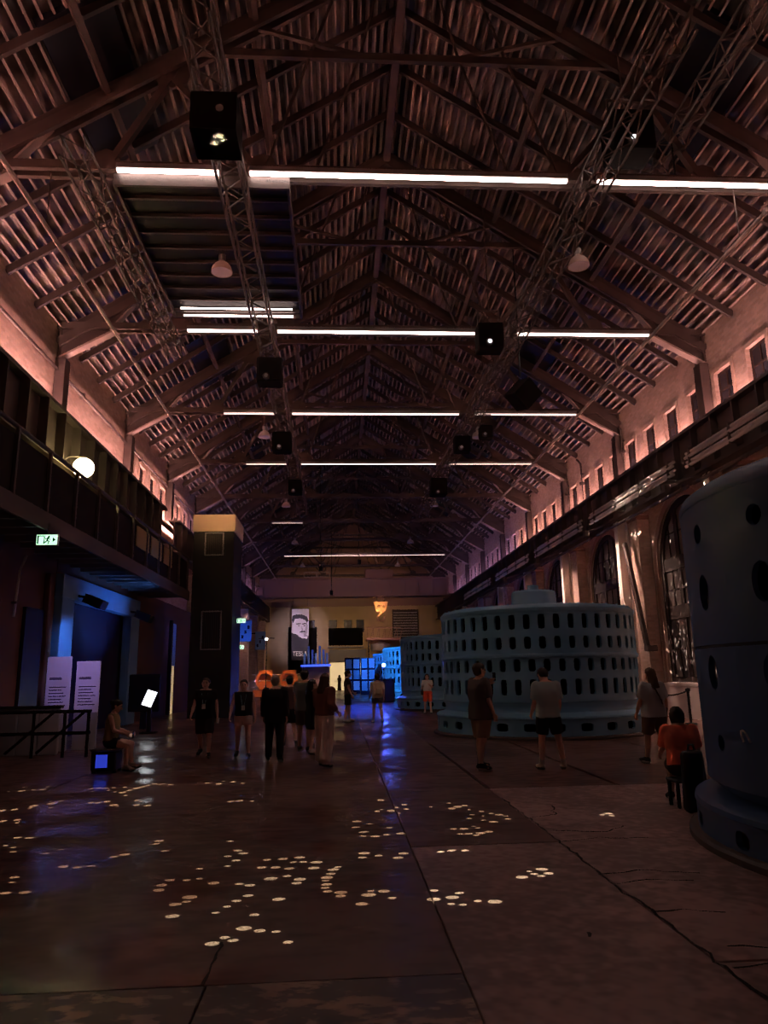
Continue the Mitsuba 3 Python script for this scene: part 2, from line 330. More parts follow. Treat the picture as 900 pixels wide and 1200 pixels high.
# main roof trusses
ZT = 11.72
def truss_parts():
    P_ = {}
    def s2(k, fn):
        for s in (-1, 1): P_.setdefault(k, []).append(ply(fn(s)))
    X = lambda s, o: XC + s*o
    HW = XR - XC - .02
    def chord(s):
        m = MB(); 
        for dy in (-.13, .13): m.beam((XC, dy, RIDGE - .52), (X(s, HW), dy, RIDGE - .52 - SL*HW), .09, .26)
        return m.mesh()
    s2('top_chord', chord)
    P_['bottom_chord'] = [ply(MB().box(XL, XR, -.18, -.08, ZT, ZT + .2).box(XL, XR, .08, .18, ZT, ZT + .2).mesh())]
    P_['collar'] = [ply(MB().box(X(-1, 4.8), X(1, 4.8), -.05, .05, 14.72, 14.9).mesh())]
    hp = lambda s: [(X(s, 7.5), RIDGE - .5 - SL*7.5), (X(s, 8.35), ZT), (X(s, HW), ZT), (X(s, HW), ZT + .15)]
    s2('heel_plate', lambda s: MB().prism(hp(s), -.02, .02).mesh())
    for a, b in ((0, 1), (2, 3)): s2('heel_flange', lambda s: MB().beam((hp(s)[a][0], 0, hp(s)[a][1]), (hp(s)[b][0], 0, hp(s)[b][1]), .2, .05).mesh())
    cp = lambda s: [(X(s, 8.2), ZT), (X(s, 8.4), ZT - .1), (X(s, HW), 10.78), (X(s, HW), ZT)]
    s2('corbel_plate', lambda s: MB().prism(cp(s), -.02, .02).mesh())
    s2('corbel_flange', lambda s: MB().beam((cp(s)[0][0], 0, ZT - .03), (cp(s)[2][0], 0, cp(s)[2][1]), .26, .06).mesh())
    s2('wall_plate', lambda s: MB().beam((cp(s)[2][0] - s*.05, 0, cp(s)[2][1]), (cp(s)[3][0] - s*.05, 0, ZT + .3), .26, .06, up=(1, 0, 0)).mesh())
    s2('wall_post', lambda s: MB().cbox(X(s, HW - .30), X(s, HW - .005), -.2, .2, 8.85, 10.78, c=.015).mesh())
    s2('outer_strut', lambda s: MB().beam((X(s, 6.35), 0, ZT + .1), (X(s, 5.0), 0, RIDGE - .6 - SL*5), .14, .14).mesh())
    s2('inner_strut', lambda s: MB().beam((X(s, 3.15), 0, ZT + .1), (X(s, 5.2), 0, RIDGE - .6 - SL*5.2), .12, .12).mesh())
    s2('inner_rod', lambda s: MB().tube([(X(s, 3.15), 0, ZT + .1), (X(s, 1.6), 0, RIDGE - .6 - SL*1.6)], .035, 6).mesh())
    s2('purlin_brace', lambda s: MB().beam((X(s, 3.3), 0, RIDGE - .6 - SL*3.3), (X(s, .9), 0, 14.8), .09, .09).mesh())
    s2('hanger_rod', lambda s: MB().tube([(X(s, .5), 0, RIDGE - .8), (X(s, 1.1), 0, 14.8), (X(s, 2.1), 0, ZT + .1)], .03, 6).mesh())
    for x, z, r in ((3.15, ZT + .3, .28), (6.35, ZT + .3, .3), (5.1, RIDGE - .62 - SL*5.1, .42)): s2('gusset_plate', lambda s: MB().prism(Point(X(s, x), z).buffer(r, 2), -.03, .03).mesh())
    return P_
TP = truss_parts()
for n in range(1, 11):
    if not (5 < ty(n) < 77): continue
    t = thing('roof_truss', f'brown riveted steel roof truss spanning the hall, {ORD[n-1]} from the camera', 'roof truss', 'steel roof trusses')
    for k, ms in TP.items():
        for m in ms: add(f'{t}__{k}', m, {'heel_flange': 'purlin', 'corbel_flange': 'purlin', 'collar': 'steel_dark', 'heel_plate': 'steel'}.get(k, 'steel'), tw=shift(0, ty(n), 0))

# led bars under the trusses
SEG = [(-4.4, -2.35, 'left'), (-1.75, 4.84, 'long centre'), (5.5, 9.6, 'right')]
for n in range(1, 10):
    for j, (a, b, nm) in enumerate(SEG):
        if n in (5, 7, 9) or (n == 6 and j != 0): continue
        if n == 8:
            if j != 1: continue
            a, b = -4.6, 9.3
        t = thing('led_bar', f'{nm} white LED light bar under the {ORD[n-1]} roof truss' if n > 1 else f'{nm} bright white LED light bar under the nearest roof truss', 'light bar', 'LED bars under the roof trusses')
        y = ty(n) - .26
        dim = {1: 1, 2: .55, 3: .14, 4: .10, 6: .05, 8: .07}[n]*(.6 if j != 1 and n > 2 else 1.)
        add(t + '__housing', cb(a - .02, b + .02, y - .06, y + .06, ZT - .06, ZT + .06, c=.01), 'gray')
        for q in range(max(1, round((b - a)/1.4))):
            w = (b - a)/max(1, round((b - a)/1.4)); add(t + '__bracket', bx(a + q*w + .1, a + q*w + .16, y - .02, y + .14, ZT + .02, ZT + .1), 'steel_dark')
        add(t + '__tube', bx(a, b, y - .045, y + .045, ZT - .115, ZT - .062), 'white', emit=area(L_BAR*dim, C_BAR, .5*(b - a)/6*max(dim, .05)))

# dark acoustic deck between the first two trusses
t = thing('ceiling_deck', 'large black suspended deck panel between the two nearest trusses, upper left', 'ceiling panel')
add(t + '__panel', bx(-4.5, -.95, 13.1, 18.7, 11.5, 11.56), 'black')
for i in range(9): add(t + '__rib', bx(-4.45, -1.0, 13.6 + i*.6, 13.66 + i*.6, 11.42, 11.5), 'steel_dark')
for x in (-4.5, -1.01): add(t + '__edge_beam', bx(x, x + .06, 13.1, 18.7, 11.36, 11.62), 'steel_dark')
for y in (13.1, 18.64): add(t + '__edge_beam', bx(-4.5, -.95, y, y + .06, 11.36, 11.62), 'steel_dark')
for y, l in ((18.1, .35), (18.5, .6)):
    add(t + '__light_tube', bx(-4.2, -1.2, y, y + .05, 11.33, 11.37), 'white', emit=area(L_BAR*l, C_BAR, .06))
# longitudinal pipes
for x, z, nm in ((-5.8, 10.5, 'left'), (8.6, 10.5, 'right')):
    t = thing('ceiling_pipe', f'slim steel pipe running the length of the hall under the {nm} end of the trusses', 'pipe')
    add(t + '__pipe', tb([(x, YB, z), (x, YE, z)], .05), 'purlin')
    for n in range(1, 10): add(t + '__hanger', tb([(x, ty(n), z), (x, ty(n), ZT)], .015, 5), 'steel')
t = thing('wall_cable', 'dark cable conduit crossing the pink lit upper left wall', 'cable')
add(t + '__cable', tb([(XL + .1, 0, 10.3), (XL + .1, 40, 10.55), (XL + .1, 76, 10.6)], .05), 'steel_dark')
for n in range(0, 10): add(t + '__clip', bx(XL, XL + .16, ty(n) + 2, ty(n) + 2.06, 10.38, 10.56), 'steel')

# lattice lighting trusses
def lattice(nm, x, z, y0, y1, w=.45):
    t = thing('lighting_truss', f'black lattice lighting truss hung lengthwise, {nm}', 'lighting truss', 'lattice lighting trusses')
    for dx in (-w/2, w/2):
        for dz in (0, w): add(t + '__chord', tb([(x + dx, y0, z + dz), (x + dx, y1, z + dz)], .028, 6), 'steel_dark')
    m = MB(); y = y0; s = 1
    while y < y1 - .01:
        for dz in (0, w): m.tube([(x - s*w/2, y, z + dz), (x + s*w/2, y + .45, z + dz)], .014, 5)
        for dx in (-w/2, w/2): m.tube([(x + dx, y, z + (w if s > 0 else 0)), (x + dx, y + .45, z + (0 if s > 0 else w))], .014, 5)
        y += .45; s = -s
    lab(add(t + '__lacing', m.mesh(), 'steel_dark'), kind='stuff')
    for n in range(1, 6):
        if y0 < ty(n) < y1: add(t + '__hanger', tb([(x, ty(n), z + w), (x, ty(n), ZT)], .02, 5), 'black')
lattice('left of the ridge, carrying projectors', -2.0, 10.75, 8.5, 42)
lattice('right of the ridge, carrying projectors', 5.08, 10.75, 8.5, 42)
lattice('far left beside the black deck', -4.72, 10.75, 11.5, 20, .4)
lattice('upper right corner near the roof slope', 7.35, 12.6, 9, 14.2, .4)
# ---------------------------------------------------------------- crane girders on both walls
def girder(nm, x, s, y0, y1):
    # x: inner face, s: direction towards the wall
    t = thing('crane_girder', f'dark riveted crane runway girder along the {nm}', 'girder', 'crane runway girders')
    add(t + '__web', bx(min(x + s*.22, x + s*.28), max(x + s*.22, x + s*.28), y0, y1, 7.2, 8.66), 'steel_dark')
    for z0, z1 in ((8.58, 8.68), (7.16, 7.26)): add(t + '__flange', bx(min(x, x + s*.5), max(x, x + s*.5), y0, y1, z0, z1), 'steel_dark')
    st_ = ply(bx(min(x + .02, x + s*.22), max(x + .02, x + s*.22), -.03, .03, 7.26, 8.58))
    y = y0 + .6
    while y < y1 - .2:
        add(t + '__stiffener', st_, 'steel_dark', tw=shift(0, y, 0)); y += 1.16
    add(t + '__rail', bx(x + s*.2, x + s*.28, y0, y1, 8.68, 8.80) if s > 0 else bx(x + s*.28, x + s*.2, y0, y1, 8.68, 8.80), 'steel')
    return t
girder('right wall', 10.5, 1, YB, YE)
girder('left wall in front of the pink lit brick', -7.24, -1, YB, 30.6)
girder('left wall beyond the tower', -7.24, -1, 33.0, YE)

GWASH = [0]
def washer(name, x, y0, y1, z, s, L, c, wt, label):
    t = thing(name, label, 'wall light', 'strip lights behind the crane girders')
    add(t + '__tray', bx(x - .09, x + .09, y0, y1, z - .08, z), 'steel_dark')
    e = s*.06; v = np.array([[x - .035, y0, z + .07 + e], [x + .035, y0, z + .07 - e], [x + .035, y1, z + .07 - e], [x - .035, y1, z + .07 + e]])
    add(t + '__strip', (v, np.array([[0, 1, 2], [0, 2, 3]])), 'white', emit=area(L, c, wt))
for x, s_, y0, y1, L, c, w, nm in ((11.12, 1, 2, 44.2, L_WASH_R, WASH, 5, 'salmon strip light behind the right crane girder, near half of the hall'), (11.12, 1, 44.4, 74, L_WASH_P, C_PURPLE, 1.5, 'violet strip light behind the right crane girder, far half of the hall'),
                               (-7.92, -1, 2, 38, L_WASH_L, WASH, 5, 'salmon strip light behind the left crane girder, near half of the hall'), (-7.92, -1, 38.2, 74, L_WASH_P*.7, C_PURPLE, 1.2, 'violet strip light behind the left crane girder, beyond the tower')):
    washer('wall_washer', x, y0, y1, 8.50, s_, L, c, w, nm)
for i in range(2, 10):                            # girders rest on wall brackets
    y = 19.45 + 7*(i - 2)
    if y < 4: continue
    # right pilaster and steel crane column
    t = thing('pilaster', f'pink lit brick pilaster with pale stone base on right wall, {ORD[i-2]} from the camera', 'pilaster', 'brick pilasters on the right wall')
    add(t + '__shaft', cb(10.98, XR - .01, y - 1.05, y - .3, 1.12, 7.1, c=.015), 'brick')
    add(t + '__base', cb(10.9, XR - .07, y - 1.12, y - .22, 0, 1.12, c=.02), 'stone')
    add(t + '__cap', cb(10.92, XR - .01, y - 1.1, y - .25, 6.98, 7.14, c=.02), 'rust')
    t = thing('crane_column', f'steel crane column lit white beside the {ORD[i-2]} pilaster on right wall', 'column', 'steel crane columns')
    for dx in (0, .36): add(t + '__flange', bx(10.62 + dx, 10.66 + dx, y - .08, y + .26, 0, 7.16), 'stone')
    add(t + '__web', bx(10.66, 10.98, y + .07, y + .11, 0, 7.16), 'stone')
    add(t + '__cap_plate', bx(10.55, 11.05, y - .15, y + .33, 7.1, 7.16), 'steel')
    # flood lamp on a bracket above each column that lights the column and the girder
    if y < 60:
        t = thing('flood_lamp', f'small flood lamp clamped below the right crane girder at the {ORD[i-2]} pilaster', 'flood light', 'flood lamps on the right girder')
        add(t + '__body', cb(9.52, 9.7, y + .42, y + .62, 6.62, 6.87, c=.02), 'steel_dark')
        add(t + '__arm', tb([(9.6, y + .5, 6.85), (10.2, y + .5, 7.0), (10.56, y + .5, 7.135)], .02, 6), 'steel')
        if i < 6: spot('light_flood_%d' % i, (9.6, y + .36, 6.58), (10.95, y - .2, 3.6), 60, (1, .62, .48), 50, 25, .9)
# cable trays of bright conduits along the right girder
for a, b, nm in ((12.6, 19.8, 'nearest'), (20.6, 28.1, 'second'), (29.2, 36.5, 'third'), (38, 46, 'fourth'), (48, 58, 'fifth')):
    t = thing('conduit_bundle', f'bundle of pale conduits along the right crane girder, {nm} run', 'conduit', 'conduits on the right crane girder')
    for j in range(4): add(t + '__conduit', tb([(10.2 + .05*(j % 2), a, 7.36 + .13*j), (10.2 + .05*(j % 2), b, 7.36 + .13*j)], .05, 8), 'lamp_shade')
    for y in np.arange(a + .3, b, 2.2): add(t + '__clamp', bx(10.16, 10.5, y, y + .06, 7.28, 7.86), 'steel')
    t = thing('wall_pipe', f'thin pipe under the right crane girder, {nm} run', 'pipe', 'pipes under the right crane girder')
    add(t + '__pipe', tb([(10.6, a, 6.98), (10.6, b + .4, 6.98)], .06, 8), 'steel')
    for y in (a + .4, b - .4): add(t + '__hanger', bx(10.57, 10.63, y, y + .05, 6.98, 7.18), 'steel')
for y, nm in ((20.6, 'nearest'), (26.9, 'second'), (31.8, 'third'), (34.0, 'fourth')):
    t = thing('downpipe', f'bent rainwater pipe on the upper right wall, {nm} from the camera', 'pipe', 'pipes on the upper right wall')
    add(t + '__pipe', tb([(XR - .1, y + .5, 11.35), (XR - .12, y, 11.0), (XR - .12, y, 8.7)], .045, 8), 'steel')
    add(t + '__clip', bx(XR - .13, XR - .0005, y - .02, y + .02, 10.5, 10.54), 'steel_dark')
    add(t + '__collar', MB().lathe([(0, 0), (.119, 0), (.119, .1), (0, .1)], (XR - .12, y, 10.0), 10).mesh(), 'steel_dark')
t = thing('diagonal_brace', 'dark diagonal strut leaning against the lit pilaster left of the near arched window', 'brace')
add(t + '__strut', MB().beam((10.72, 26.05, 6.2), (10.72, 24.9, 2.35), .12, .2).mesh(), 'steel_dark')
add(t + '__foot_plate', cb(10.65, 11.0, 24.7, 25.05, 2.2, 2.4), 'steel')

# ---------------------------------------------------------------- left gallery
GY0, GY1 = YB, 30.4
struct('gallery_floor', bx(XL, -6.2, GY0, GY1, 4.95, 5.15), 'gallery')
t = thing('gallery_parapet', 'dark parapet of the left gallery with handrail and mustard panels', 'parapet')
add(t + '__panel_wall', bx(-6.3, -6.22, GY0, GY1, 5.15, 6.28), 'gallery')
add(t + '__handrail', MB().tube([(-6.2, GY0, 6.45), (-6.2, GY1, 6.45)], .045, 8).mesh(), 'steel')
for i in range(22):
    y = GY0 + .8 + i*1.63
    add(t + '__post', bx(-6.215, -6.15, y, y + .08, 5.1, 6.45), 'steel_dark')
for y0, y1 in ((22.4, 23.85), (24.2, 25.6), (26.0, 27.2)):
    lab(add(t + '__infill_panel', bx(-6.22, -6.19, y0, y1, 5.62, 6.25), 'mustard'), 'mustard yellow infill panel')
add(t + '__fascia', bx(-6.195, -6.14, GY0, GY1, 4.72, 5.1), 'steel_dark')
t = thing('gallery_soffit', 'row of dark cross joists under the left gallery', 'joists')
for i in range(29):
    y = 6.0 + i*.84
    add(t + '__joist', bx(-7.68, -6.26, y, y + .10, 4.76, 4.945), 'gray')
# gallery back wall: fins of timber panelling
t = thing('gallery_panelling', 'timber panelled partition with tall fins at the back of the left gallery', 'partition')
add(t + '__partition', bx(-8.15, -8.05, GY0 + .05, 30.4, 5.15, 7.16), 'mustard')
for i in range(25):
    y = 1 + i*1.18
    add(t + '__fin', bx(-8.05, -7.55, y, y + .42, 5.15, 7.16), 'gallery' if i % 2 else 'mustard')
t = thing('globe_lamp', 'glowing round globe lamp on the left gallery', 'lamp')
gp = (-6.72, 18.9, 7.1)
add(t + '__globe', MB().ball(gp, .27, 3).mesh(), 'glass_globe', smooth=True, emit=area(L_GLOBE, (1, .82, .36), .5))
add(t + '__gallery_bracket', tb([(-7.30, 18.9, 7.28), (-7.1, 18.9, 7.42), (gp[0], 18.9, 7.4)], .025, 6), 'steel_dark')
add(t + '__holder', MB().lathe([(0, 0), (.1, 0), (.07, .08), (0, .08)], (gp[0], gp[1], gp[2] + .24), 12).mesh(), 'steel_dark')
def exit_sign(label, x, y, z, w=.5, ang=0, rod=.35, arm=None):
    t = thing('exit_sign', label, 'exit sign', 'green exit signs'); h = w*.5
    R = shift(x, y, z) @ T().rotate([0, 0, 1], ang)
    add(t + '__case', ply(cb(-w/2 - .02, w/2 + .02, 0, .07, -h/2 - .02, h/2 + .02, c=.01)), 'white', tw=R)
    lab(add(t + '__face', ply(bx(-w/2, w/2, -.012, 0, -h/2, h/2)), 'white', tw=R, emit=area(1.5, (.5, 1, .62), .02)), 'lit pale green face')
    m = MB(); q = w*.5
    m.prism(sbox(-w*.46, -h*.42, -w*.1, h*.42).difference(sbox(-w*.40, -h*.42, -w*.14, h*.34)), -.02, -.013)         # doorway
    m.prism(Point(.10*w, .30*h).buffer(.045*w, 4), -.02, -.013)
    for a, b, r in (((.07, .2), (.02, -.08), .05), ((.02, -.08), (.12, -.2), .035), ((.12, -.2), (.08, -.42), .03), ((.02, -.08), (-.05, -.24), .035), ((-.05, -.24), (-.13, -.3), .03), ((.07, .16), (.17, .02), .025), ((.07, .16), (-.06, .08), .025)):
        from shapely.geometry import LineString
        m.prism(LineString([(a[0]*w, a[1]*h), (b[0]*w, b[1]*h)]).buffer(r*w*.7, 3), -.02, -.013)
    m.prism(Polygon([(.30*w, .2*h), (.44*w, 0), (.30*w, -.2*h)]), -.02, -.013)
    lab(add(t + '__pictogram', ply(m.mesh()), 'green', tw=R), 'green running figure, door and arrow')
    add(t + '__rod', tb([(x, y + .035, z + h/2), (x, y + .035, z + h/2 + rod)] + ([] if arm is None else [(arm, y + .035, z + h/2 + rod)]), .012, 5), 'steel')
exit_sign('lit green exit sign hanging below the left gallery', -6.1, 15.36, 4.5, .42, 0, .25)

# wall below the gallery
struct('wall_lower_left', bx(-8.2, -7.75, YB, 20.35, -.03, 4.94), 'lower_wall'); struct('wall_lower_left_2', bx(-8.195, -7.75, 28.35, 39.9, -.03, 4.94), 'lower_wall')
t = thing('portal', 'blue lit painted portal frame around a dark navy recess under the gallery', 'portal')
add(t + '__lintel', cb(-7.86, -7.55, 20.4, 28.3, 3.85, 4.5), 'blue_paint')
add(t + '__jamb', cb(-7.86, -7.55, 20.4, 21.35, 0, 3.85), 'blue_paint')
add(t + '__jamb', cb(-7.86, -7.55, 27.2, 28.3, 0, 3.85), 'blue_paint')
add(t + '__infill', bx(-8.1, -7.95, 21.3, 27.3, 0, 3.9), 'navy')
add(t + '__upper_band', bx(-8.1, -7.75, 20.4, 28.3, 4.5, 4.94), 'lower_wall')
for y, nm in ((21.6, 'left'), (27.0, 'right')):
    t = thing('portal_lamp', f'black hooded wall lamp at the {nm} top corner of the blue portal', 'wall lamp', 'lamps on the blue portal')
    add(t + '__hood', MB().beam((-7.3, y, 3.92), (-6.8, y, 3.70), .55, .26).mesh(), 'black')
    add(t + '__arm', tb([(-7.5495, y, 4.0), (-7.3, y, 3.95)], .04, 6), 'black')
spot('light_portal_a', (-6.4, 20.3, 3.3), (-7.55, 21.0, 2.2), 7, (.12, .34, 1), 44, 26)
spot('light_portal_b', (-5.2, 24.6, 2.6), (-7.55, 24.4, 4.2), 16, (.10, .30, 1), 46, 30)
t = thing('wall_tube', 'short pale vertical conduit on the dark red wall at far left', 'conduit')
add(t + '__tube', tb([(-7.6, 18.0, 4.6), (-7.62, 17.75, 4.2), (-7.65, 17.7, 3.1)], .03, 6), 'white')
add(t + '__clip', bx(-7.72, -7.6, 17.66, 17.74, 3.4, 3.46), 'steel')
t = thing('dark_doorway', 'tall black door leaf in the dark red wall at far left', 'door')
add(t + '__leaf', bx(-7.745, -7.66, 18.4, 19.5, 0, 3.4), 'black')
add(t + '__post', cb(-7.745, -7.6, 19.6, 19.8, 0, 4.4), 'lower_wall')
# lit doorway beside the tower
t = thing('lit_doorway', 'narrow doorway glowing yellow just left of the dark tower', 'doorway')
add(t + '__glow', bx(-7.73, -7.71, 34.3, 35.3, .0, 2.15), 'white', emit=area(.34, (1, .72, .25), .05))
add(t + '__jamb', bx(-7.74, -7.6, 34.1, 34.3, 0, 4.2), 'black')
add(t + '__upper_panel', bx(-7.74, -7.68, 34.3, 35.3, 2.15, 4.1), 'blue_paint')
spot('light_door_violet', (-6.8, 33.6, 4.4), (-7.7, 34.8, 3.0), 3.0, (.2, .2, 1), 45, 25, .4)

# lift tower
t = thing('lift_tower', 'tall dark lift tower with lit cream top at the end of the left gallery', 'tower')
add(t + '__shaft', cb(-6.1, -4.4, 30.6, 33.2, 0, 7.66, c=.02), 'tower')
lab(add(t + '__top_band', cb(-6.14, -4.36, 30.56, 33.24, 7.66, 8.4, c=.02), 'tower_cream'), 'warm lit cream band at the top')
for z0, z1, x0, x1 in ((6.62, 7.62, -5.62, -4.82), (2.7, 4.3, -5.66, -4.82)):
    g = add(t + '__vent', MB().prism(sbox(x0, z0, x1, z1).difference(sbox(x0 + .05, z0 + .05, x1 - .05, z1 - .05)), 30.53, 30.61).mesh(), 'grille')
    for i in range(9):
        x = x0 + .08 + i*(x1 - x0 - .16)/8
        add(g + '__slat', bx(x - .012, x + .012, 30.55, 30.6, z0 + .05, z1 - .05), 'steel_dark')
spot('light_tower_top', (-3.6, 27.6, 8.9), (-5.2, 30.6, 8.05), 17, (1, .62, .30), 17, 10)
spot('light_tower_side', (-3.2, 33.4, .6), (-4.4, 31.8, 2.6), 12, (.10, .14, 1), 52, 15)
exit_sign('lit exit sign on the right face of the tower', -4.15, 31.6, 3.95, .36, 0, .1, -4.397)
exit_sign('small lit exit sign on the left wall beyond the tower', -6.6, 50.0, 3.55, .5, 0, .1, -8.21)

# display boards and handrails at left
for x, yy, h, lx in ((-6.62, 18.0, 2.16, 'taller left'), (-6.02, 18.25, 2.05, 'shorter right')):
    t = thing('display_board', f'{lx} of two violet lit display boards behind the handrail at left', 'display board', 'display boards')
    add(t + '__panel', cb(x - .28, x + .28, yy, yy + .06, .85, h, c=.01), 'white_board')
    add(t + '__plinth', cb(x - .27, x + .27, yy - .02, yy + .1, 0, .85, c=.01), 'gray')
    for i in range(7): add(t + '__text_line', bx(x - .2, x + .2 - .1*((i*7) % 3)/2, yy - .004, yy, 1.02 + i*.07, 1.045 + i*.07), 'ink')
    add(t + '__heading', bx(x - .2, x + .08, yy - .004, yy, 1.62, 1.68), 'ink')
spot('light_boards', (-5.6, 16.4, 3.2), (-6.3, 18.1, 1.75), 9, (.30, .24, 1), 20, 12)
spot('light_boards_warm', (-4.6, 15.4, 3.6), (-6.3, 18.1, 1.2), 5, (1, .6, .62), 24, 14)
t = thing('stair_handrail', 'black tubular handrails with sloping braces at left', 'handrail')
for z in (.95, .5): add(t + '__rail', tb([(-7.6, 16.6, z), (-5.35, 16.6, z)], .035, 8), 'black')
for x in (-7.4, -6.55, -5.9, -5.4): add(t + '__post', tb([(x, 16.6, 0), (x, 16.6, .95)], .035, 8), 'black')
for x in (-6.6, -5.95): add(t + '__brace', tb([(x - .5, 16.6, .1), (x + .45, 16.6, .93)], .03, 8), 'black')
t = thing('info_panel', 'pale information panel at the left edge of the photo', 'panel')
add(t + '__sheet', cb(-6.75, -6.10, 13.2, 13.26, .6, 2.0, c=.01), 'white_board'); add(t + '__post', bx(-6.46, -6.4, 13.26, 13.32, 0, 1.9), 'black')
t = thing('plinth_wall', 'low dark panelled barrier behind the handrails at far left', 'barrier')
for i in range(3): add(t + '__panel', cb(-7.6 + i*.46, -7.16 + i*.46, 17.2, 17.3, 0, 1.0, c=.02), 'gray')
add(t + '__cap', cb(-7.62, -6.2, 17.17, 17.33, 1.0, 1.06, c=.01), 'black')
# lit tablet kiosk
t = thing('tablet_kiosk', 'tilted glowing white tablet on a black stand by the left wall', 'kiosk')
R = shift(-5.72, 23.0, 1.02) @ T().rotate([0, 1, 0], 18) @ T().rotate([1, 0, 0], -18)
lab(add(t + '__screen', ply(bx(-.15, .15, -.012, 0, -.24, .24)), 'white', tw=R, emit=area(3.2, (.92, .97, 1), .3)), 'bright white screen')
add(t + '__bezel', ply(cb(-.18, .18, 0, .05, -.28, .28, c=.01)), 'black', tw=R)
add(t + '__post', cb(-5.78, -5.66, 23.04, 23.14, 0, .9, c=.01), 'black'); add(t + '__foot', cb(-5.95, -5.5, 22.9, 23.3, 0, .04, c=.01), 'black')
t = thing('wall_kiosk', 'dark panel kiosk behind the glowing tablet', 'kiosk')
add(t + '__board', cb(-6.9, -5.9, 25.0, 25.1, .55, 1.75, c=.02), 'black'); add(t + '__leg', cb(-6.5, -6.3, 25.02, 25.08, 0, .55, c=.01), 'black')
# ---------------------------------------------------------------- generators
def drum(R, th, z0, z1, n, rows, a_off=0., sub=3, Rfn=None, px=6):
    """Perforated shell: rows of (zc, half height, half width in metres, power) around n pitches."""
    da = 2*math.pi/n; V, Fc = [], []; cnt = 0
    Ro = (lambda z: R) if Rfn is None else Rfn
    def put(az, faces):
        nonlocal cnt
        for inner in (0, 1):
            rr = np.array([Ro(z) - (th if inner else 0) for _, z in az])
            V.append(np.stack([rr*np.sin([a for a, _ in az]), -rr*np.cos([a for a, _ in az]), [z for _, z in az]], 1))
            f = np.array(faces); Fc.append((f[:, ::-1] if inner else f) + cnt + inner*len(az))
        cnt += 2*len(az)
    def bridge(k0, m, off):
        for i in range(k0, k0 + m):
            j = k0 + (i - k0 + 1) % m
            Fc.append(np.array([[off + i, off + i + tot, off + j + tot], [off + i, off + j + tot, off + j]]))
    rows = sorted(rows); z = z0
    for zc, hh, hw, pw in rows + [(None,)*4]:
        zt = z1 if zc is None else zc - hh - .04
        if zt - z > 1e-4:                      # plain band
            zz = [z, zt] if Rfn is None else list(np.linspace(z, zt, 5))
            az = [(i*da/sub, q) for i in range(n*sub) for q in zz]; k = len(zz); N = n*sub
            fs = []
            for i in range(N):
                for q in range(k - 1):
                    a, b = i*k + q, ((i + 1) % N)*k + q; fs += [[a, b, b + 1], [a, b + 1, a + 1]]
            put(az, fs)
        if zc is None: break
        b0, b1 = zc - hh - .04, zc + hh + .04; wa = hw/R
        dirs = sorted(set([round(t, 6) for t in np.linspace(-math.pi, math.pi, 16, endpoint=False)] + [round(math.atan2(s*(hh + .04), t*da*R/2), 6) for s in (-1, 1) for t in (-1, 1)]))
        hole, rect = [], []
        for t in dirs:
            c, s = math.cos(t), math.sin(t)
            q = (abs(c/hw)**pw + abs(s/hh)**pw)**(-1/pw); hole.append((c*q/R, zc + s*q))
            q = min(da*R/2/abs(c) if abs(c) > 1e-9 else 9, (hh + .04)/abs(s) if abs(s) > 1e-9 else 9); rect.append((c*q/R, zc + s*q))
        m = len(dirs); tot = 2*m
        for i in range(n):
            ac = a_off + (i + .5)*da
            az = [(ac + a, zz) for a, zz in hole] + [(ac + a, zz) for a, zz in rect]
            fs = []
            for j in range(m):
                k = (j + 1) % m; fs += [[j, m + j, m + k], [j, m + k, k]]
            off = cnt; put(az, fs); bridge(0, m, off)
        z = b1
    return np.vstack(V), np.vstack(Fc)

def holes_ok(z): pass
g_up = ply(drum(2.65, .07, 2.02, 3.06, 45, [(2.815, .185, .085, 5), (2.30, .15, .085, 5)]), smooth=30)
g_lo = ply(drum(2.65, .07, .86, 1.94, 45, [(1.75, .15, .085, 5), (1.225, .195, .085, 5)], a_off=.03), smooth=30)
g_base = ply(drum(2.84, .07, .07, .48, 26, [(.285, .095, .155, 5)]), smooth=30)
NL = 96
g_band = ply(MB().lathe([(2.60, 1.93), (2.675, 1.93), (2.69, 1.95), (2.69, 2.01), (2.675, 2.03), (2.60, 2.03)], n=NL).mesh(), smooth=30)
g_rim = ply(MB().lathe([(2.60, 3.05), (2.66, 3.05), (2.675, 3.09), (2.67, 3.16), (2.60, 3.235), (2.46, 3.27), (1.3, 3.34), (0, 3.36)], n=NL).mesh(), smooth=30)
g_skirt = ply(MB().lathe([(2.65, .87), (2.62, .78), (2.60, .70), (2.62, .62), (2.70, .575), (2.80, .56), (2.86, .53), (2.87, .49), (2.83, .47), (2.7, .47)], n=NL).mesh(), smooth=40)
g_foot = ply(MB().lathe([(2.6, 0), (2.96, 0), (2.96, .05), (2.88, .08), (2.7, .08)], n=NL).mesh(), smooth=30)
g_core = ply(MB().lathe([(2.45, .05), (2.45, 3.1)], n=48).lathe([(2.3, .08), (2.7, .08)], n=48).mesh(), smooth=30)
g_hub = ply(MB().lathe([(.95, 3.30), (.95, 3.38), (.64, 3.42), (.62, 3.78), (.58, 3.83), (.16, 3.85), (.15, 4.0), (0, 4.02)], n=40).mesh(), smooth=30)
GEN = [(5.57, 20.37), (5.57, 34.4), (5.57, 48.4), (5.57, 62.3)]
GL = ['grey-blue perforated round generator behind the two standing men', 'second grey-blue perforated round generator, behind the woman in red shorts', 'perforated round generator lit bright cyan', 'farthest perforated round generator, lit blue behind the cyan one']
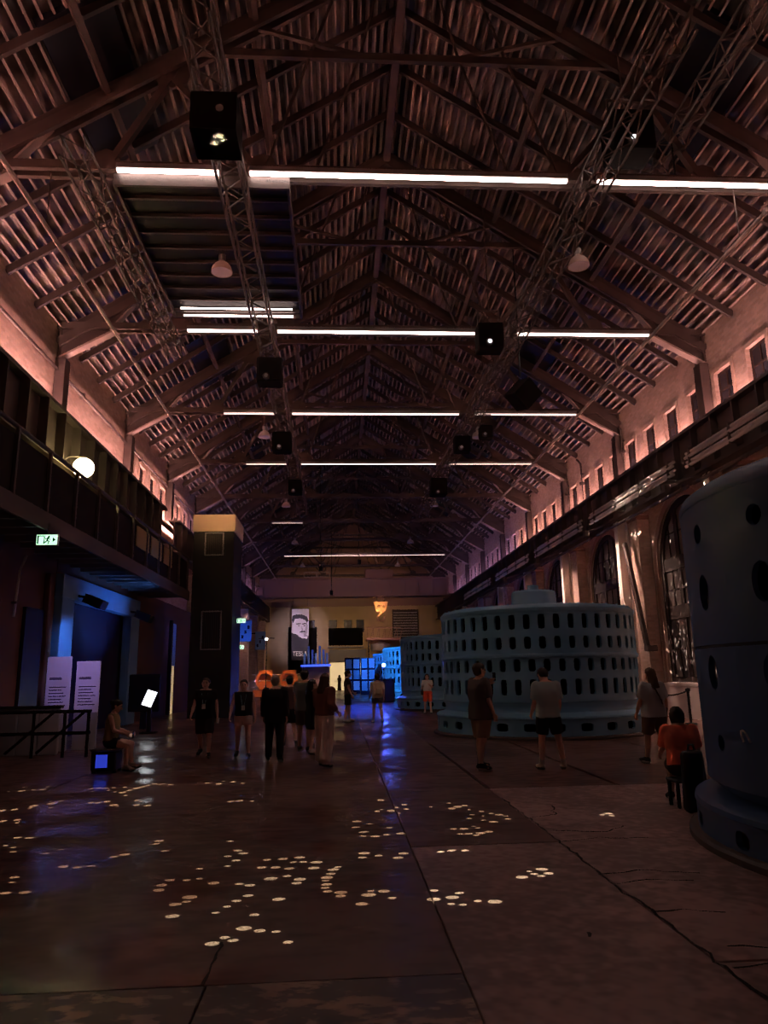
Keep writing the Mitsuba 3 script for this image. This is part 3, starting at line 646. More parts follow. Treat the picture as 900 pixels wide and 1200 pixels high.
for (gx, gy), l in zip(GEN, GL):
    t = thing('generator', l, 'generator', 'round generators in a row'); tw = shift(gx, gy, 0)
    for nm, g in (('upper_drum', g_up), ('lower_drum', g_lo), ('base_ring', g_base), ('band', g_band), ('top_cover', g_rim), ('skirt', g_skirt), ('hub', g_hub)): add(f'{t}__{nm}', g, 'gen_paint', tw=tw)
    add(t + '__foot', g_foot, 'steel_dark', tw=tw); lab(add(t + '__core', g_core, 'black_matte', tw=tw), 'dark inside seen through the slots')
    bl = MB()
    for i in range(36):
        a = i*math.pi/18; bl.lathe([(0, 0), (.03, 0), (.025, .035), (0, .035)], (2.55*math.cos(a), 2.55*math.sin(a), 3.24), 6)
    add(t + '__rim_bolts', ply(bl.mesh()), 'gen_paint', tw=tw)
# the big smooth one in the right foreground
t = thing('generator', 'large dark navy smooth generator with oval holes cut off by the right edge', 'generator', 'round generators in a row'); tw = shift(6.2, 6.5, 0)
ao = math.radians(-97.5)
add(t + '__upper_drum', ply(drum(2.66, .06, 1.83, 3.22, 18, [(2.91, .095, .088, 2), (2.33, .18, .115, 2)], a_off=ao - math.pi/18, sub=6), smooth=30), 'gen_navy', tw=tw)
add(t + '__lower_drum', ply(drum(2.66, .06, .55, 1.80, 18, [(1.57, .165, .115, 2), (.93, .075, .075, 2)], a_off=ao - math.pi/18, sub=6), smooth=30), 'gen_navy', tw=tw)
add(t + '__seam_band', ply(MB().lathe([(2.6, 1.79), (2.645, 1.79), (2.645, 1.84), (2.6, 1.84)], n=NL).mesh()), 'black', tw=tw)
add(t + '__top_cover', ply(MB().lathe([(2.6, 3.2), (2.665, 3.21), (2.67, 3.26), (2.64, 3.34), (2.55, 3.40), (2.4, 3.43), (1.2, 3.5), (0, 3.52)], n=NL).mesh(), smooth=40), 'gen_navy', tw=tw)
add(t + '__skirt', ply(MB().lathe([(2.66, .62), (2.6, .5), (2.5, .43), (2.60, .40), (2.74, .40), (2.80, .375), (2.81, .33)], n=NL).mesh(), smooth=40), 'gen_navy', tw=tw)
add(t + '__base_ring', ply(drum(2.80, .06, .02, .34, 18, [(.18, .075, .10, 3)], a_off=ao, sub=6), smooth=30), 'gen_navy', tw=tw)
add(t + '__foot', ply(MB().lathe([(2.5, 0), (2.89, 0), (2.89, .055), (2.86, .075), (2.75, .08)], n=NL).mesh(), smooth=30), 'steel_dark', tw=tw)
add(t + '__core', ply(MB().lathe([(2.42, .03), (2.42, 3.2)], n=48).mesh(), smooth=30), 'black_matte', tw=tw)
a = math.radians(-86.4); h = []
for u in np.linspace(0, math.pi, 9): h.append((6.2 + 2.68*math.sin(a + .018*math.cos(u)) - .03*math.sin(u), 6.5 - 2.68*math.cos(a + .018*math.cos(u)), .98 + .1*math.sin(u)))
lab(add(t + '__handle', tb(h, .008, 6), 'white'), 'small pale hooked handle on the drum')
spot('light_cyan_a', (-1.0, 42.5, 7.5), (4.2, 47.8, 2.0), 330, (.06, .42, 1), 24, 18, 2.5)
spot('light_cyan_b', (-.5, 56.0, 7.5), (4.6, 61.5, 1.8), 300, (.04, .28, 1), 24, 18, 2)
spot('light_blue_floor', (1.5, 50, 9), (1.0, 38, 0), 340, (.03, .08, 1), 15, 6, 1.3)
for k, (x, y, nm) in enumerate(((-1.0, 42.4, 'nearer'), (-.5, 55.9, 'farther'), (1.5, 50.1, 'middle'))):
    t = thing('stage_light', f'small black stage light aimed at the blue lit generators, {nm} one', 'stage light', 'stage lights for the far generators')
    z = 9.1 if k == 2 else 7.6
    add(t + '__body', MB().lathe([(0, 0), (.1, 0), (.13, .25), (.13, .34), (0, .34)], (x, y, z), 12).mesh(), 'black'); add(t + '__rod', tb([(x, y, z + .3), (snap(x), y, hang_z(snap(x), .1))], .02, 5), 'black')

# ---------------------------------------------------------------- far end of the hall
pg = sbox(XL, -.1, XR, EAVE).union(Polygon([(XL, EAVE - .01), (XR, EAVE - .01), (XC, RIDGE + .3)]))
low = sbox(XL - .4, -.1, XR + .4, 8.75)
hol = [sbox(x0, 6.0, x0 + .85, 7.3) for x0 in (-.98, .62, 1.95 - .02, -3.35)] + [sbox(-5.3, 1.6, -2.25, 6.55), sbox(-1.02, 4.62, 2.6, 6.45), sbox(-.9, 0, 2.85, 2.85)]
struct('wall_end', MB().prism(low.difference(unary_union(hol)), 78, 78.4).mesh(), 'end_wall')
struct('wall_end_gable', MB().prism(pg.difference(sbox(-20, -1, 20, 8.7)), 78, 78.4).mesh(), 'rust')
for i, x0 in enumerate((-.98, .62, 1.93, -3.35)):
    wn += 1; k = f'window_{wn}'; labels[k] = {'kind': 'structure'}
    add(k + '__pane', bx(x0, x0 + .85, 78.2, 78.22, 6, 7.3), 'skylight')
    add(k + '__frame', MB().box(x0, x0 + .85, 78.1, 78.18, 6.6, 6.67).box(x0 + .39, x0 + .46, 78.1, 78.18, 6, 7.3).mesh(), 'frame')
t = thing('wall_screen', 'large black screen recessed high on the far end wall', 'screen'); add(t + '__panel', bx(-1.02, 2.6, 78.1, 78.2, 4.62, 6.45), 'black_matte'); add(t + '__ledge', bx(-1.1, 2.7, 77.7, 78.05, 4.35, 4.5), 'gray')
t = thing('black_backdrop', 'tall black panel behind the portrait banner on the far end wall', 'panel'); add(t + '__panel', bx(-5.29, -2.26, 78.1, 78.2, 1.61, 6.54), 'black_matte'); add(t + '__edge', bx(-5.3, -2.25, 77.9, 77.98, 6.5, 6.6), 'black')
t = thing('lit_opening', 'bright warm lit doorway opening at the foot of the far end wall', 'doorway')
add(t + '__glow_wall', bx(-.9, 2.85, 78.28, 78.3, 0, 2.85), 'white', emit=area(.62, (1, .72, .36), .15))
add(t + '__shelf', bx(-.4, 2.4, 78.1, 78.25, .9, 1.0), 'white')
for i, (x, h) in enumerate(((.1, 1.6), (.9, 1.75), (1.4, 1.5), (2.2, 1.7))): add(t + '__display_figure', MB().lathe([(0, 0), (.2, 0), (.16, h*.5), (.22, h*.78), (.1, h*.84), (.13, h*.93), (0, h)], (x, 77.9, 0), 10).mesh(), 'black', smooth=40)
t = thing('door_surround', 'dark roller shutter box above the lit opening on the far end wall', 'shutter'); add(t + '__box', bx(-1.0, 2.95, 77.76, 77.97, 2.87, 4.2), 'gray')
for i in range(6): add(t + '__slat', bx(-1.0, 2.95, 77.75, 77.78, 2.9 + .21*i, 3.05 + .21*i), 'gray')
# portrait banner
t = thing('portrait_banner', 'tall hanging banner with black and white portrait of a moustached man and white lettering', 'banner')
bx0, bx1, by, bz0, bz1 = -4.75, -3.0, 75.0, 3.1, 8.3; bw = bx1 - bx0; bh = bz1 - bz0
add(t + '__cloth', bx(bx0, bx1, by, by + .04, bz0, bz1), 'ink')
def ban(key, poly, mat, d): add(t + '__' + key, MB().prism(Polygon([(bx0 + u*bw, bz0 + v*bh) for u, v in poly]), by - d, by).mesh(), mat)
scene['mat_ban_pale'] = P((.62, .56, .66), .7); scene['mat_ban_mid'] = P((.34, .29, .36), .7); scene['mat_ban_dark'] = P((.035, .028, .045), .7)
ell = lambda cx, cy, rx, ry, n=20, a=0: [(cx + rx*math.cos(q)*math.cos(a) - ry*math.sin(q)*math.sin(a)*2, cy + rx*math.cos(q)*math.sin(a)/3 + ry*math.sin(q)) for q in np.linspace(0, 2*math.pi, n, endpoint=False)]
ban('print_background', [(0, .52), (1, .47), (1, 1), (0, 1)], 'ban_pale', .004)
ban('print_coat', [(0, .0), (1, 0), (1, .44), (.82, .42), (.55, .44), (.3, .50), (0, .53)], 'ban_dark', .006)
ban('print_hair', [(.10, .72), (.02, .78), (.06, .86), (.25, .885), (.6, .885), (.9, .84), (.98, .76), (.9, .72), (.5, .76)], 'ban_dark', .008)
ban('print_face', [(.13, .60), (.10, .72), (.20, .80), (.50, .81), (.80, .77), (.90, .72), (.93, .58), (.84, .48), (.66, .43), (.48, .44), (.28, .51)], 'ban_pale', .012)
ban('print_shade', [(.70, .43), (.93, .52), (.95, .68), (.86, .74), (.80, .60), (.72, .52)], 'ban_mid', .016)
ban('print_collar', [(.05, .52), (.30, .50), (.62, .42), (.90, .41), (.94, .46), (.60, .45), (.30, .54), (.08, .56)], 'ban_pale', .016)
for u in (.42, .76): ban('print_brow', [(u - .13, .685), (u + .10, .70), (u + .12, .715), (u - .13, .71)], 'ban_dark', .02); ban('print_eye', ell(u, .665, .06, .010), 'ban_dark', .02)
ban('print_nose', [(.60, .66), (.68, .58), (.70, .565), (.57, .562)], 'ban_mid', .018)
ban('print_moustache', [(.44, .535), (.60, .565), (.76, .56), (.84, .535), (.74, .54), (.62, .535)], 'ban_dark', .02)
ban('print_mouth', ell(.65, .515, .09, .006), 'ban_mid', .02)
tm = meshkit.text_mesh('TESLA', .46, .03, bold=True); v = np.array(tm.vertices); v[:, 0] *= 1.45/(v[:, 0].max() - v[:, 0].min())
lab(add(t + '__lettering', (np.stack([bx0 + .15 + v[:, 0] - v[:, 0].min(), by - .005 - v[:, 2], bz0 + .42 + v[:, 1]], 1), np.array(tm.faces)), 'white'), 'white capital lettering')
add(t + '__rail', tb([(bx0 - .05, by, bz1), (bx1 + .05, by, bz1)], .04, 6), 'black')
for x in (bx0 + .1, bx1 - .1): add(t + '__cord', tb([(x, by, bz1), (x, by, roof_z(x) - .02)], .012, 4), 'steel')
spot('light_banner', (-3.6, 66, 6.5), (-3.9, 75, 5.9), 130, (.85, .70, 1), 18, 10, .8)
spot('light_crane', (1.6, 57, 10.6), (1.6, 68, 9.4), 30, (1, .5, .42), 44, 25, .9)
spot('light_end_a', (0, 69, 6.4), (0.5, 78, 5.0), 42, (1, .62, .30), 66, 40, 1.4)
# overhead travelling crane
t = thing('travelling_crane', 'brown riveted overhead travelling crane spanning the far end of the hall', 'crane')
add(t + '__bridge_girder', cb(-7.3, 10.5, 68, 68.25, 8.86, 10.35, c=.02), 'crane')
for z0, z1 in ((8.72, 8.86), (10.35, 10.45)): add(t + '__flange', bx(-7.3, 10.5, 67.8, 68.45, z0, z1), 'crane')
for i in range(14): add(t + '__stiffener', bx(-6.9 + i*1.32, -6.82 + i*1.32, 67.86, 68, 8.86, 10.35), 'crane')
for x in (-7.4, 10.3): add(t + '__end_truck', cb(x, x + .5, 67, 71.2, 8.82, 9.6), 'crane')
add(t + '__rear_girder', cb(-7.3, 10.5, 70.6, 70.85, 8.86, 10.35, c=.02), 'crane')
add(t + '__trolley', cb(2.6, 5.2, 67.9, 70.9, 10.46, 11.3), 'rust')
for x in (-1.2, .05): add(t + '__signal_frame', MB().prism(sbox(x - 2, 10.55, x - .8, 11.05).difference(sbox(x - 1.93, 10.62, x - .87, 10.98)), 67.7, 67.76).mesh(), 'purlin')
hk = add(t + '__hook_block', MB().prism(Polygon([(3.35, 8.3), (4.75, 8.3), (4.45, 7.4), (4.2, 7.25), (3.9, 7.25), (3.62, 7.4)]).difference(Point(3.85, 7.85).buffer(.16)).difference(Point(4.32, 7.8).buffer(.14)), 68.6, 68.95).mesh(), 'tower_cream')
lab(hk, 'hook block lit orange'); hp_ = [(4.05 + .32*math.cos(q), 68.78, 6.78 + .32*math.sin(q)) for q in np.linspace(2.0, 6.6, 14)]
add(hk + '__hook', tb([(4.05, 68.78, 7.3), (3.98, 68.78, 7.12)] + hp_, .1, 8), 'tower_cream', smooth=50)
for x in (3.7, 4.4): add(hk + '__cable', tb([(x, 68.78, 8.25), (x, 68.78, 10.5)], .03, 6), 'steel')
spot('light_hook', (3.6, 66.5, 5.6), (4.05, 68.6, 7.7), 75, (1, .42, .14), 16, 10)
for i, l in ((0, 'left'), (1, 'right')):
    pass
t = thing('control_platform', 'dark platform with lattice railing and tank below the crane hook', 'platform')
add(t + '__deck', cb(2.9, 6.4, 74.5, 77.7, 5.0, 5.2), 'rust')
add(t + '__railing_top', tb([(2.9, 74.5, 6.2), (6.4, 74.5, 6.2)], .04, 6), 'rust')
for i in range(12): add(t + '__baluster', MB().beam((3.0 + i*.3, 74.5, 5.2), (3.0 + i*.3 + (.28 if i % 2 else -.02), 74.5, 6.2), .05, .05).mesh(), 'rust')
add(t + '__tank', MB().lathe([(0, 3.9), (1.0, 3.9), (1.1, 4.1), (1.1, 4.6), (0, 4.9)], (4.4, 75.8, 0), 24).mesh(), 'gray', smooth=40)
for x in (3.0, 6.3): add(t + '__post', cb(x, x + .15, 74.6, 74.75, 0, 5.0), 'steel_dark')
t = thing('louvre_panel', 'large dark louvred panel on the far end wall at right', 'panel')
add(t + '__panel', bx(5.8, 8.6, 77.9, 77.98, 5.2, 8.3), 'steel_dark')
for i in range(10): add(t + '__louvre', bx(5.9, 8.5, 77.84, 77.9, 5.4 + i*.28, 5.52 + i*.28), 'gray')
spot('light_platform', (2.5, 70, 4.2), (4.6, 75, 5.7), 22, (1, .42, .45), 22, 12)
# left wall beyond the tower: pilasters and blue panels
for i in range(6):
    y = 40 + 7*i
    t = thing('pilaster', f'brick pilaster on the left wall beyond the tower, {ORD[i]} from the tower', 'pilaster', 'brick pilasters on the left wall')
    add(t + '__shaft', cb(XL + .02, XL + .75, y, y + 1.1, 0, 7.1, c=.02), 'brick'); add(t + '__base', cb(XL + .02, XL + .82, y - .06, y + 1.16, 0, 1.1, c=.02), 'stone')
    if i in (1, 3): spot('light_left_pil_%d' % i, (-6.6, y - 1.2, 6.9), (-7.5, y + .8, 2.0), 22, (1, .55, .42) if i == 3 else (.8, .42, .75), 60, 20)
for y, z0, z1, l in ((55.5, 4.15, 5.75, 'nearer'), (66.0, 3.9, 5.5, 'farther')):
    t = thing('hanging_board', f'blue lit square panel on bracket on the left wall beyond the tower, {l} one', 'sign board', 'blue boards on the left wall')
    add(t + '__board', cb(-7.4, -6.5, y, y + .1, z0, z1, c=.02), 'blue_paint'); 
    for i in range(3): add(t + '__motif', MB().lathe([(.13, 0), (.17, 0), (.17, .02), (.13, .02)], (0, 0, 0), 12).mesh() if False else bx(-7.25 + i*.22, -7.1 + i*.22, y - .02, y, z0 + .25 + .35*i, z0 + .5 + .35*i), 'navy')
    add(t + '__arm', bx(-8.2, -7.4, y + .03, y + .08, z1 - .2, z1 - .1), 'black')
    if l == 'nearer': spot('light_blueboards', (-6.2, y - 4, z0 - 2.2), (-6.9, y, z0 + .8), 40, (.06, .2, 1), 24, 14)
# exhibits left of centre
t = thing('display_case', 'tall glass display case with pink panel and blue lit top', 'display case')
add(t + '__base', cb(-1.95, -.45, 39.4, 40.6, 0, .35), 'black')
lab(add(t + '__back_panel', cb(-1.88, -.52, 40.3, 40.36, .35, 2.1), 'tower_cream'), 'warm lit printed back panel')
for x in (-1.93, -.5): add(t + '__post', cb(x, x + .05, 39.42, 39.47, .35, 2.1, c=.005), 'chrome')
add(t + '__top_frame', cb(-2.0, -.4, 39.35, 40.65, 2.1, 2.16), 'navy')
lab(add(t + '__light_rim', bx(-1.98, -.42, 39.33, 39.36, 2.05, 2.16), 'navy', emit=area(1.6, (.04, .10, 1), .05)), 'blue glowing rim')
for i in range(7): lab(add(t + '__blue_tube', MB().tube([(-1.8 + i*.2, 39.6 + .25*(i % 3), 2.16), (-1.8 + i*.2, 39.6 + .25*(i % 3), 2.75 + .2*((i*5) % 3))], .06, 8).mesh(), 'blue_paint'), 'blue lit upright rod')
for i in range(5): add(t + '__exhibit', MB().lathe([(0, 0), (.1, 0), (.13, .2), (.06, .34), (.09, .5), (0, .6)], (-1.7 + i*.27, 39.8, .35), 10).mesh(), 'rust', smooth=40)
spot('light_case', (-1.2, 37.0, 3.6), (-1.2, 40.2, 1.4), 8, (1, .6, .5), 24, 14)
spot('light_case_blue', (-1.2, 38.6, 4.6), (-1.2, 39.8, 2.5), 5, (.04, .1, 1), 26, 14)
for (x, y, l) in ((-4.9, 50.5, 'left'), (-3.4, 52.0, 'right')):
    t = thing('orange_machine', f'orange lit machine with brass rails among the far exhibits, {l} one', 'machine', 'orange lit machines')
    add(t + '__bed', cb(x - .8, x + .8, y - .5, y + .5, .25, .7), 'orange_machine')
    add(t + '__flywheel', MB().lathe([(.45, -.08), (.62, -.08), (.62, .08), (.45, .08), (.45, -.08)], n=24).mesh(), 'orange_machine', tw=shift(x, y - .6, 1.35) @ T().rotate([1, 0, 0], 90))
    for i in range(4): add(t + '__leg', cb(x - .75 + i*.46, x - .65 + i*.46, y - .45, y - .35, 0, .25), 'black')
    add(t + '__housing', cb(x - .45, x + .45, y - .3, y + .3, .7, 2.0, c=.06), 'orange_machine')
    for z in (.9, 1.3, 1.7): add(t + '__rail', tb([(x - .9, y - .55, z), (x + .9, y - .55, z)], .03, 6), 'chrome')
    if l == 'left': spot('light_machines', (x + .7, y - 3, 4.0), (x + .7, y + .5, .9), 34, (1, .40, .10), 30, 16)
for x, y, l in ((-4.45, 46, 'left of the display case'),):
    t = thing('floor_lamp', f'tall post with a tiny white lamp {l}', 'lamp post'); add(t + '__post', tb([(x, y, 0), (x, y, 3.9)], .03, 6), 'black'); add(t + '__foot', MB().lathe([(0, 0), (.25, 0), (.25, .04), (0, .05)], (x, y, 0), 12).mesh(), 'black'); add(t + '__arm', tb([(x - .5, y, 3.9), (x + .5, y, 3.9)], .025, 6), 'black')
    lab(add(t + '__lamp', MB().ball((x, y - .08, 3.85), .10).mesh(), 'white', emit=area(5, (.85, .95, 1), .05)), 'small white lamp')
for (x, y, w, h, l) in ((1.2, 63, 1.3, 3.0, 'nearer'), (2.4, 60, 1.2, 2.9, 'right hand')):
    t = thing('blue_kiosk', f'blue lit exhibit kiosk with panels beside the cyan generators, {l} one', 'kiosk', 'blue kiosks')
    add(t + '__body', cb(x - w/2, x + w/2, y, y + .4, 0, h), 'navy')
    for i in range(2):
        for j in range(3): lab(add(t + '__panel', bx(x - w/2 + .08 + i*w/2, x - .06 + i*w/2, y - .03, y, .3 + j*.9, 1.05 + j*.9), 'blue_paint', emit=area(.28 if (i + j) % 2 else .08, (.08, .22, 1), .01)), 'blue glowing panel')
t = thing('black_crate', 'low black covered crate in front of the cyan generator', 'crate'); add(t + '__body', cb(2.15, 3.3, 43.6, 45.0, 0, 1.25, c=.06), 'black'); add(t + '__lid', cb(2.1, 3.35, 43.55, 45.05, 1.25, 1.32, c=.02), 'black')
t = thing('blue_work_lamp', 'bright blue-white lamp on a stand beside the cyan generator', 'lamp'); add(t + '__stand', tb([(2.62, 42.6, 0), (2.62, 42.6, 2.0)], .03, 6), 'black'); lab(add(t + '__lens', MB().ball((2.62, 42.6, 2.1), .10).mesh(), 'white', emit=area(330, (.05, .11, 1), 2.2)), 'bright lens')
# stanchions near the right wall
for i, (x, y) in enumerate(((9.1, 21.2), (10.3, 21.4), (8.6, 24.0))):
    t = thing('stanchion', f'black barrier post near the right wall, {["left", "right", "rear"][i]} one', 'barrier post', 'barrier posts'); add(t + '__post', tb([(x, y, 0), (x, y, .95)], .04, 8), 'black'); add(t + '__foot', MB().lathe([(0, 0), (.18, 0), (.16, .04), (0, .06)], (x, y, 0), 16).mesh(), 'black'); add(t + '__head', cb(x - .06, x + .06, y - .06, y + .06, .93, 1.03), 'black')
t = thing('barrier_belt', 'black belt strung between barrier posts near the right wall', 'belt'); q = np.linspace(.06, .94, 9)
add(t + '__belt', tb(np.stack([9.1 + 1.2*q, 21.2 + .2*q, .96 - .12*4*q*(1 - q)], 1), .022, 6), 'black')
# pendants
for i, (x, y, s) in enumerate(((-2.82, 15.73, 1), (5.87, 15.21, 1), (-2.86, 28.0, 1), (5.77, 28.0, 1), (-3.0, 40.4, 1), (5.6, 40.4, 1), (-3.04, 52.4, 1), (5.44, 52.4, 1), (-3.04, 64.2, 1), (5.27, 64.2, 1))):
    x = snap(x); t = thing('pendant_lamp', f'unlit bell shaped pendant lamp hanging {"left" if i % 2 == 0 else "right"} of the ridge, {ORD[i//2]} pair from the camera', 'pendant lamp', 'bell shaped pendant lamps'); tw = shift(x, y, 11.0)
    if i == 0:
        pl = {'shade': ply(MB().lathe([(.25, 0), (.245, .06), (.22, .14), (.16, .22), (.08, .27), (.07, .31), (0, .31)], n=24).mesh(), smooth=40), 'lens': ply(MB().lathe([(0, .03), (.14, .015), (.24, .01)], n=24).mesh()), 'ballast': ply(MB().lathe([(0, .3), (.085, .3), (.085, .46), (0, .47)], n=16).mesh()), 'stem': ply(tb([(0, 0, .46), (0, 0, hang_z(x) - 11.0)], .014, 5))}
    pl['stem'] = ply(tb([(0, 0, .46), (0, 0, hang_z(x) - 11.0)], .014, 5))
    for k, m in pl.items(): add(f'{t}__{k}', m, {'shade': 'lamp_shade', 'lens': 'white_board', 'ballast': 'gray', 'stem': 'steel_dark'}[k], tw=tw)
    spot('x', (0, 0, 0), (0, 0, -1), 0, (1, 1, 1)); del scene['x']
# projectors on the lighting trusses
PJ = [(6.0, 12.5, 11.8, 1.2, 1), (-1.95, 19.9, 9.9, 1.0, 0), (-2.1, 26.5, 9.9, 1.0, 0), (4.85, 26.7, 9.95, .85, 0), (5.75, 26.4, 10.4, .7, 0), (-2.0, 33.5, 10, .9, 0), (4.85, 33.5, 9.9, 1.1, 0), (4.3, 18.6, 10.4, 1.0, 1)]
PN = ['large one right above the nearest light bar', 'left one below the second light bar', 'left one at the third light bar', 'right one at the third light bar', 'small one right just above the third light bar', 'left one at the fourth light bar', 'right one at the fourth light bar', 'glowing one between the two nearest light bars']
for (x, y, z, s, on), l in zip(PJ, PN):
    t = thing('projector', f'black boxy projector hung from the roof, {l}', 'projector', 'hung projectors')
    hz = z + .75*s + .5 if z > 10.3 else 10.72; xr = 0 if z > 10.3 else (-.31 if abs(x + 2) < .2 else .31)*s
    add(t + '__body', cb(x - .36*s, x + .36*s, y - .3*s, y + .3*s, z, z + .75*s, c=.04), 'black_matte')
    add(t + '__lens_barrel', MB().lathe([(0, 0), (.09, 0), (.1, .06), (.1, .12)], (0, 0, 0), 14).mesh(), 'steel_dark', tw=shift(x - .08, y - .3*s - .1, z + .12) @ T().rotate([1, 0, 0], -90))
    ln = MB().lathe([(0, 0), (.055, 0), (.055, .02), (0, .02)], n=14).mesh()
    add(t + '__lens', ln, 'white' if on else 'chrome', tw=shift(x - .08, y - .3*s - .1, z + .12) @ T().rotate([1, 0, 0], 90), emit=area(3.5, (.85, .95, 1), .02) if on else None)
    for dx in (-.3, .3): add(t + '__bracket', bx(x + dx*s - .02, x + dx*s + .02, y - .02, y + .02, z + .74*s, hz), 'steel_dark')
    add(t + '__top_bar', bx(x - .33*s, x + .33*s, y - .02, y + .02, hz - .04, hz), 'steel_dark')
    if z > 10.3: add(t + '__rod', tb([(snap(x), y, hz - .02), (snap(x), y, hang_z(snap(x), .1))], .016, 5), 'steel_dark')
# ---------------------------------------------------------------- pattern projectors: a lamp behind a pierced plate in a black housing
def gobo(name, label, src, axis, targets, I, c, size=.34, dist=.36, hang=None):
    """targets: (x, y, z, rx, ry) patches of light in the hall; each is one hole of the plate, at its place between lamp and patch."""
    t = thing(name, label, 'pattern projector', 'pattern projectors')
    src = np.array(src, float); w = np.array(axis, float); w /= np.linalg.norm(w)
    a = np.cross(w, [0, 1, 0] if abs(w[1]) < .9 else [0, 0, 1]); a /= np.linalg.norm(a); b = np.cross(w, a); hs = []
    for tx, ty_, tz, ru, rv in targets:
        d = np.array([tx, ty_, tz]) - src; k = dist/(d @ w); p = d*k; u, v = p @ a, p @ b
        if abs(u) > size - .02 or abs(v) > size - .02 or k < 0: continue
        h = Polygon([(u + ru*k*math.cos(q), v + rv*k*math.sin(q)) for q in np.arange(8)*math.pi/4 + .2])
        if all(h.distance(o) > .0003 for o in hs): hs.append(h)
    plate = sbox(-size, -size, size, size).difference(unary_union(hs))
    m = trimesh.creation.extrude_polygon(plate, .0004, engine='earcut'); v = np.array(m.vertices)
    world = lambda q: src + np.outer(q[:, 0], a) + np.outer(q[:, 1], b) + np.outer(q[:, 2] + dist, w)
    lab(add(t + '__pierced_plate', (world(v), np.array(m.faces)), 'black_matte'), 'thin plate pierced with many small holes')
    def bx2(x0, x1, y0, y1, z0, z1):
        q, f = bx(x0, x1, y0, y1, z0, z1); return world(q), f
    s = size + .02
    for nm, ar in (('side', (-s, -size, -s, s, -.62, .06)), ('side', (size, s, -s, s, -.62, .06)), ('side', (-size, size, -s, -size, -.62, .06)), ('side', (-size, size, size, s, -.62, .06)), ('back', (-size, size, -size, size, -.62, -.60))):
        add(f'{t}__{nm}', bx2(*ar), 'black_matte')
    if abs(w[2]) > .9: lab(add(t + '__lens', tb([(src[0] + .1, src[1] - s, src[2] - .05), (src[0] + .1, src[1] - s - .02, src[2] - .05)], .06, 12), 'white', emit=area(3.5, (.85, .95, 1), .02)), 'small glowing lens')
    add(t + '__hanger', tb([(src[0] + .2*(hang is not None), src[1], src[2] + (.26 if abs(w[2]) > .9 else .25)), (snap(src[0]) if hang is None else src[0] + .2, src[1], hang_z(snap(src[0]), .1) if hang is None else hang)], .02, 5), 'black')
    scene['light_' + t] = {'type': 'point', 'position': [float(q) for q in src], 'intensity': rgb(*[KL*I*x for x in c]), 'sampling_weight': 10.0 if I > 900 else 8.0}
rng = np.random.default_rng(5)
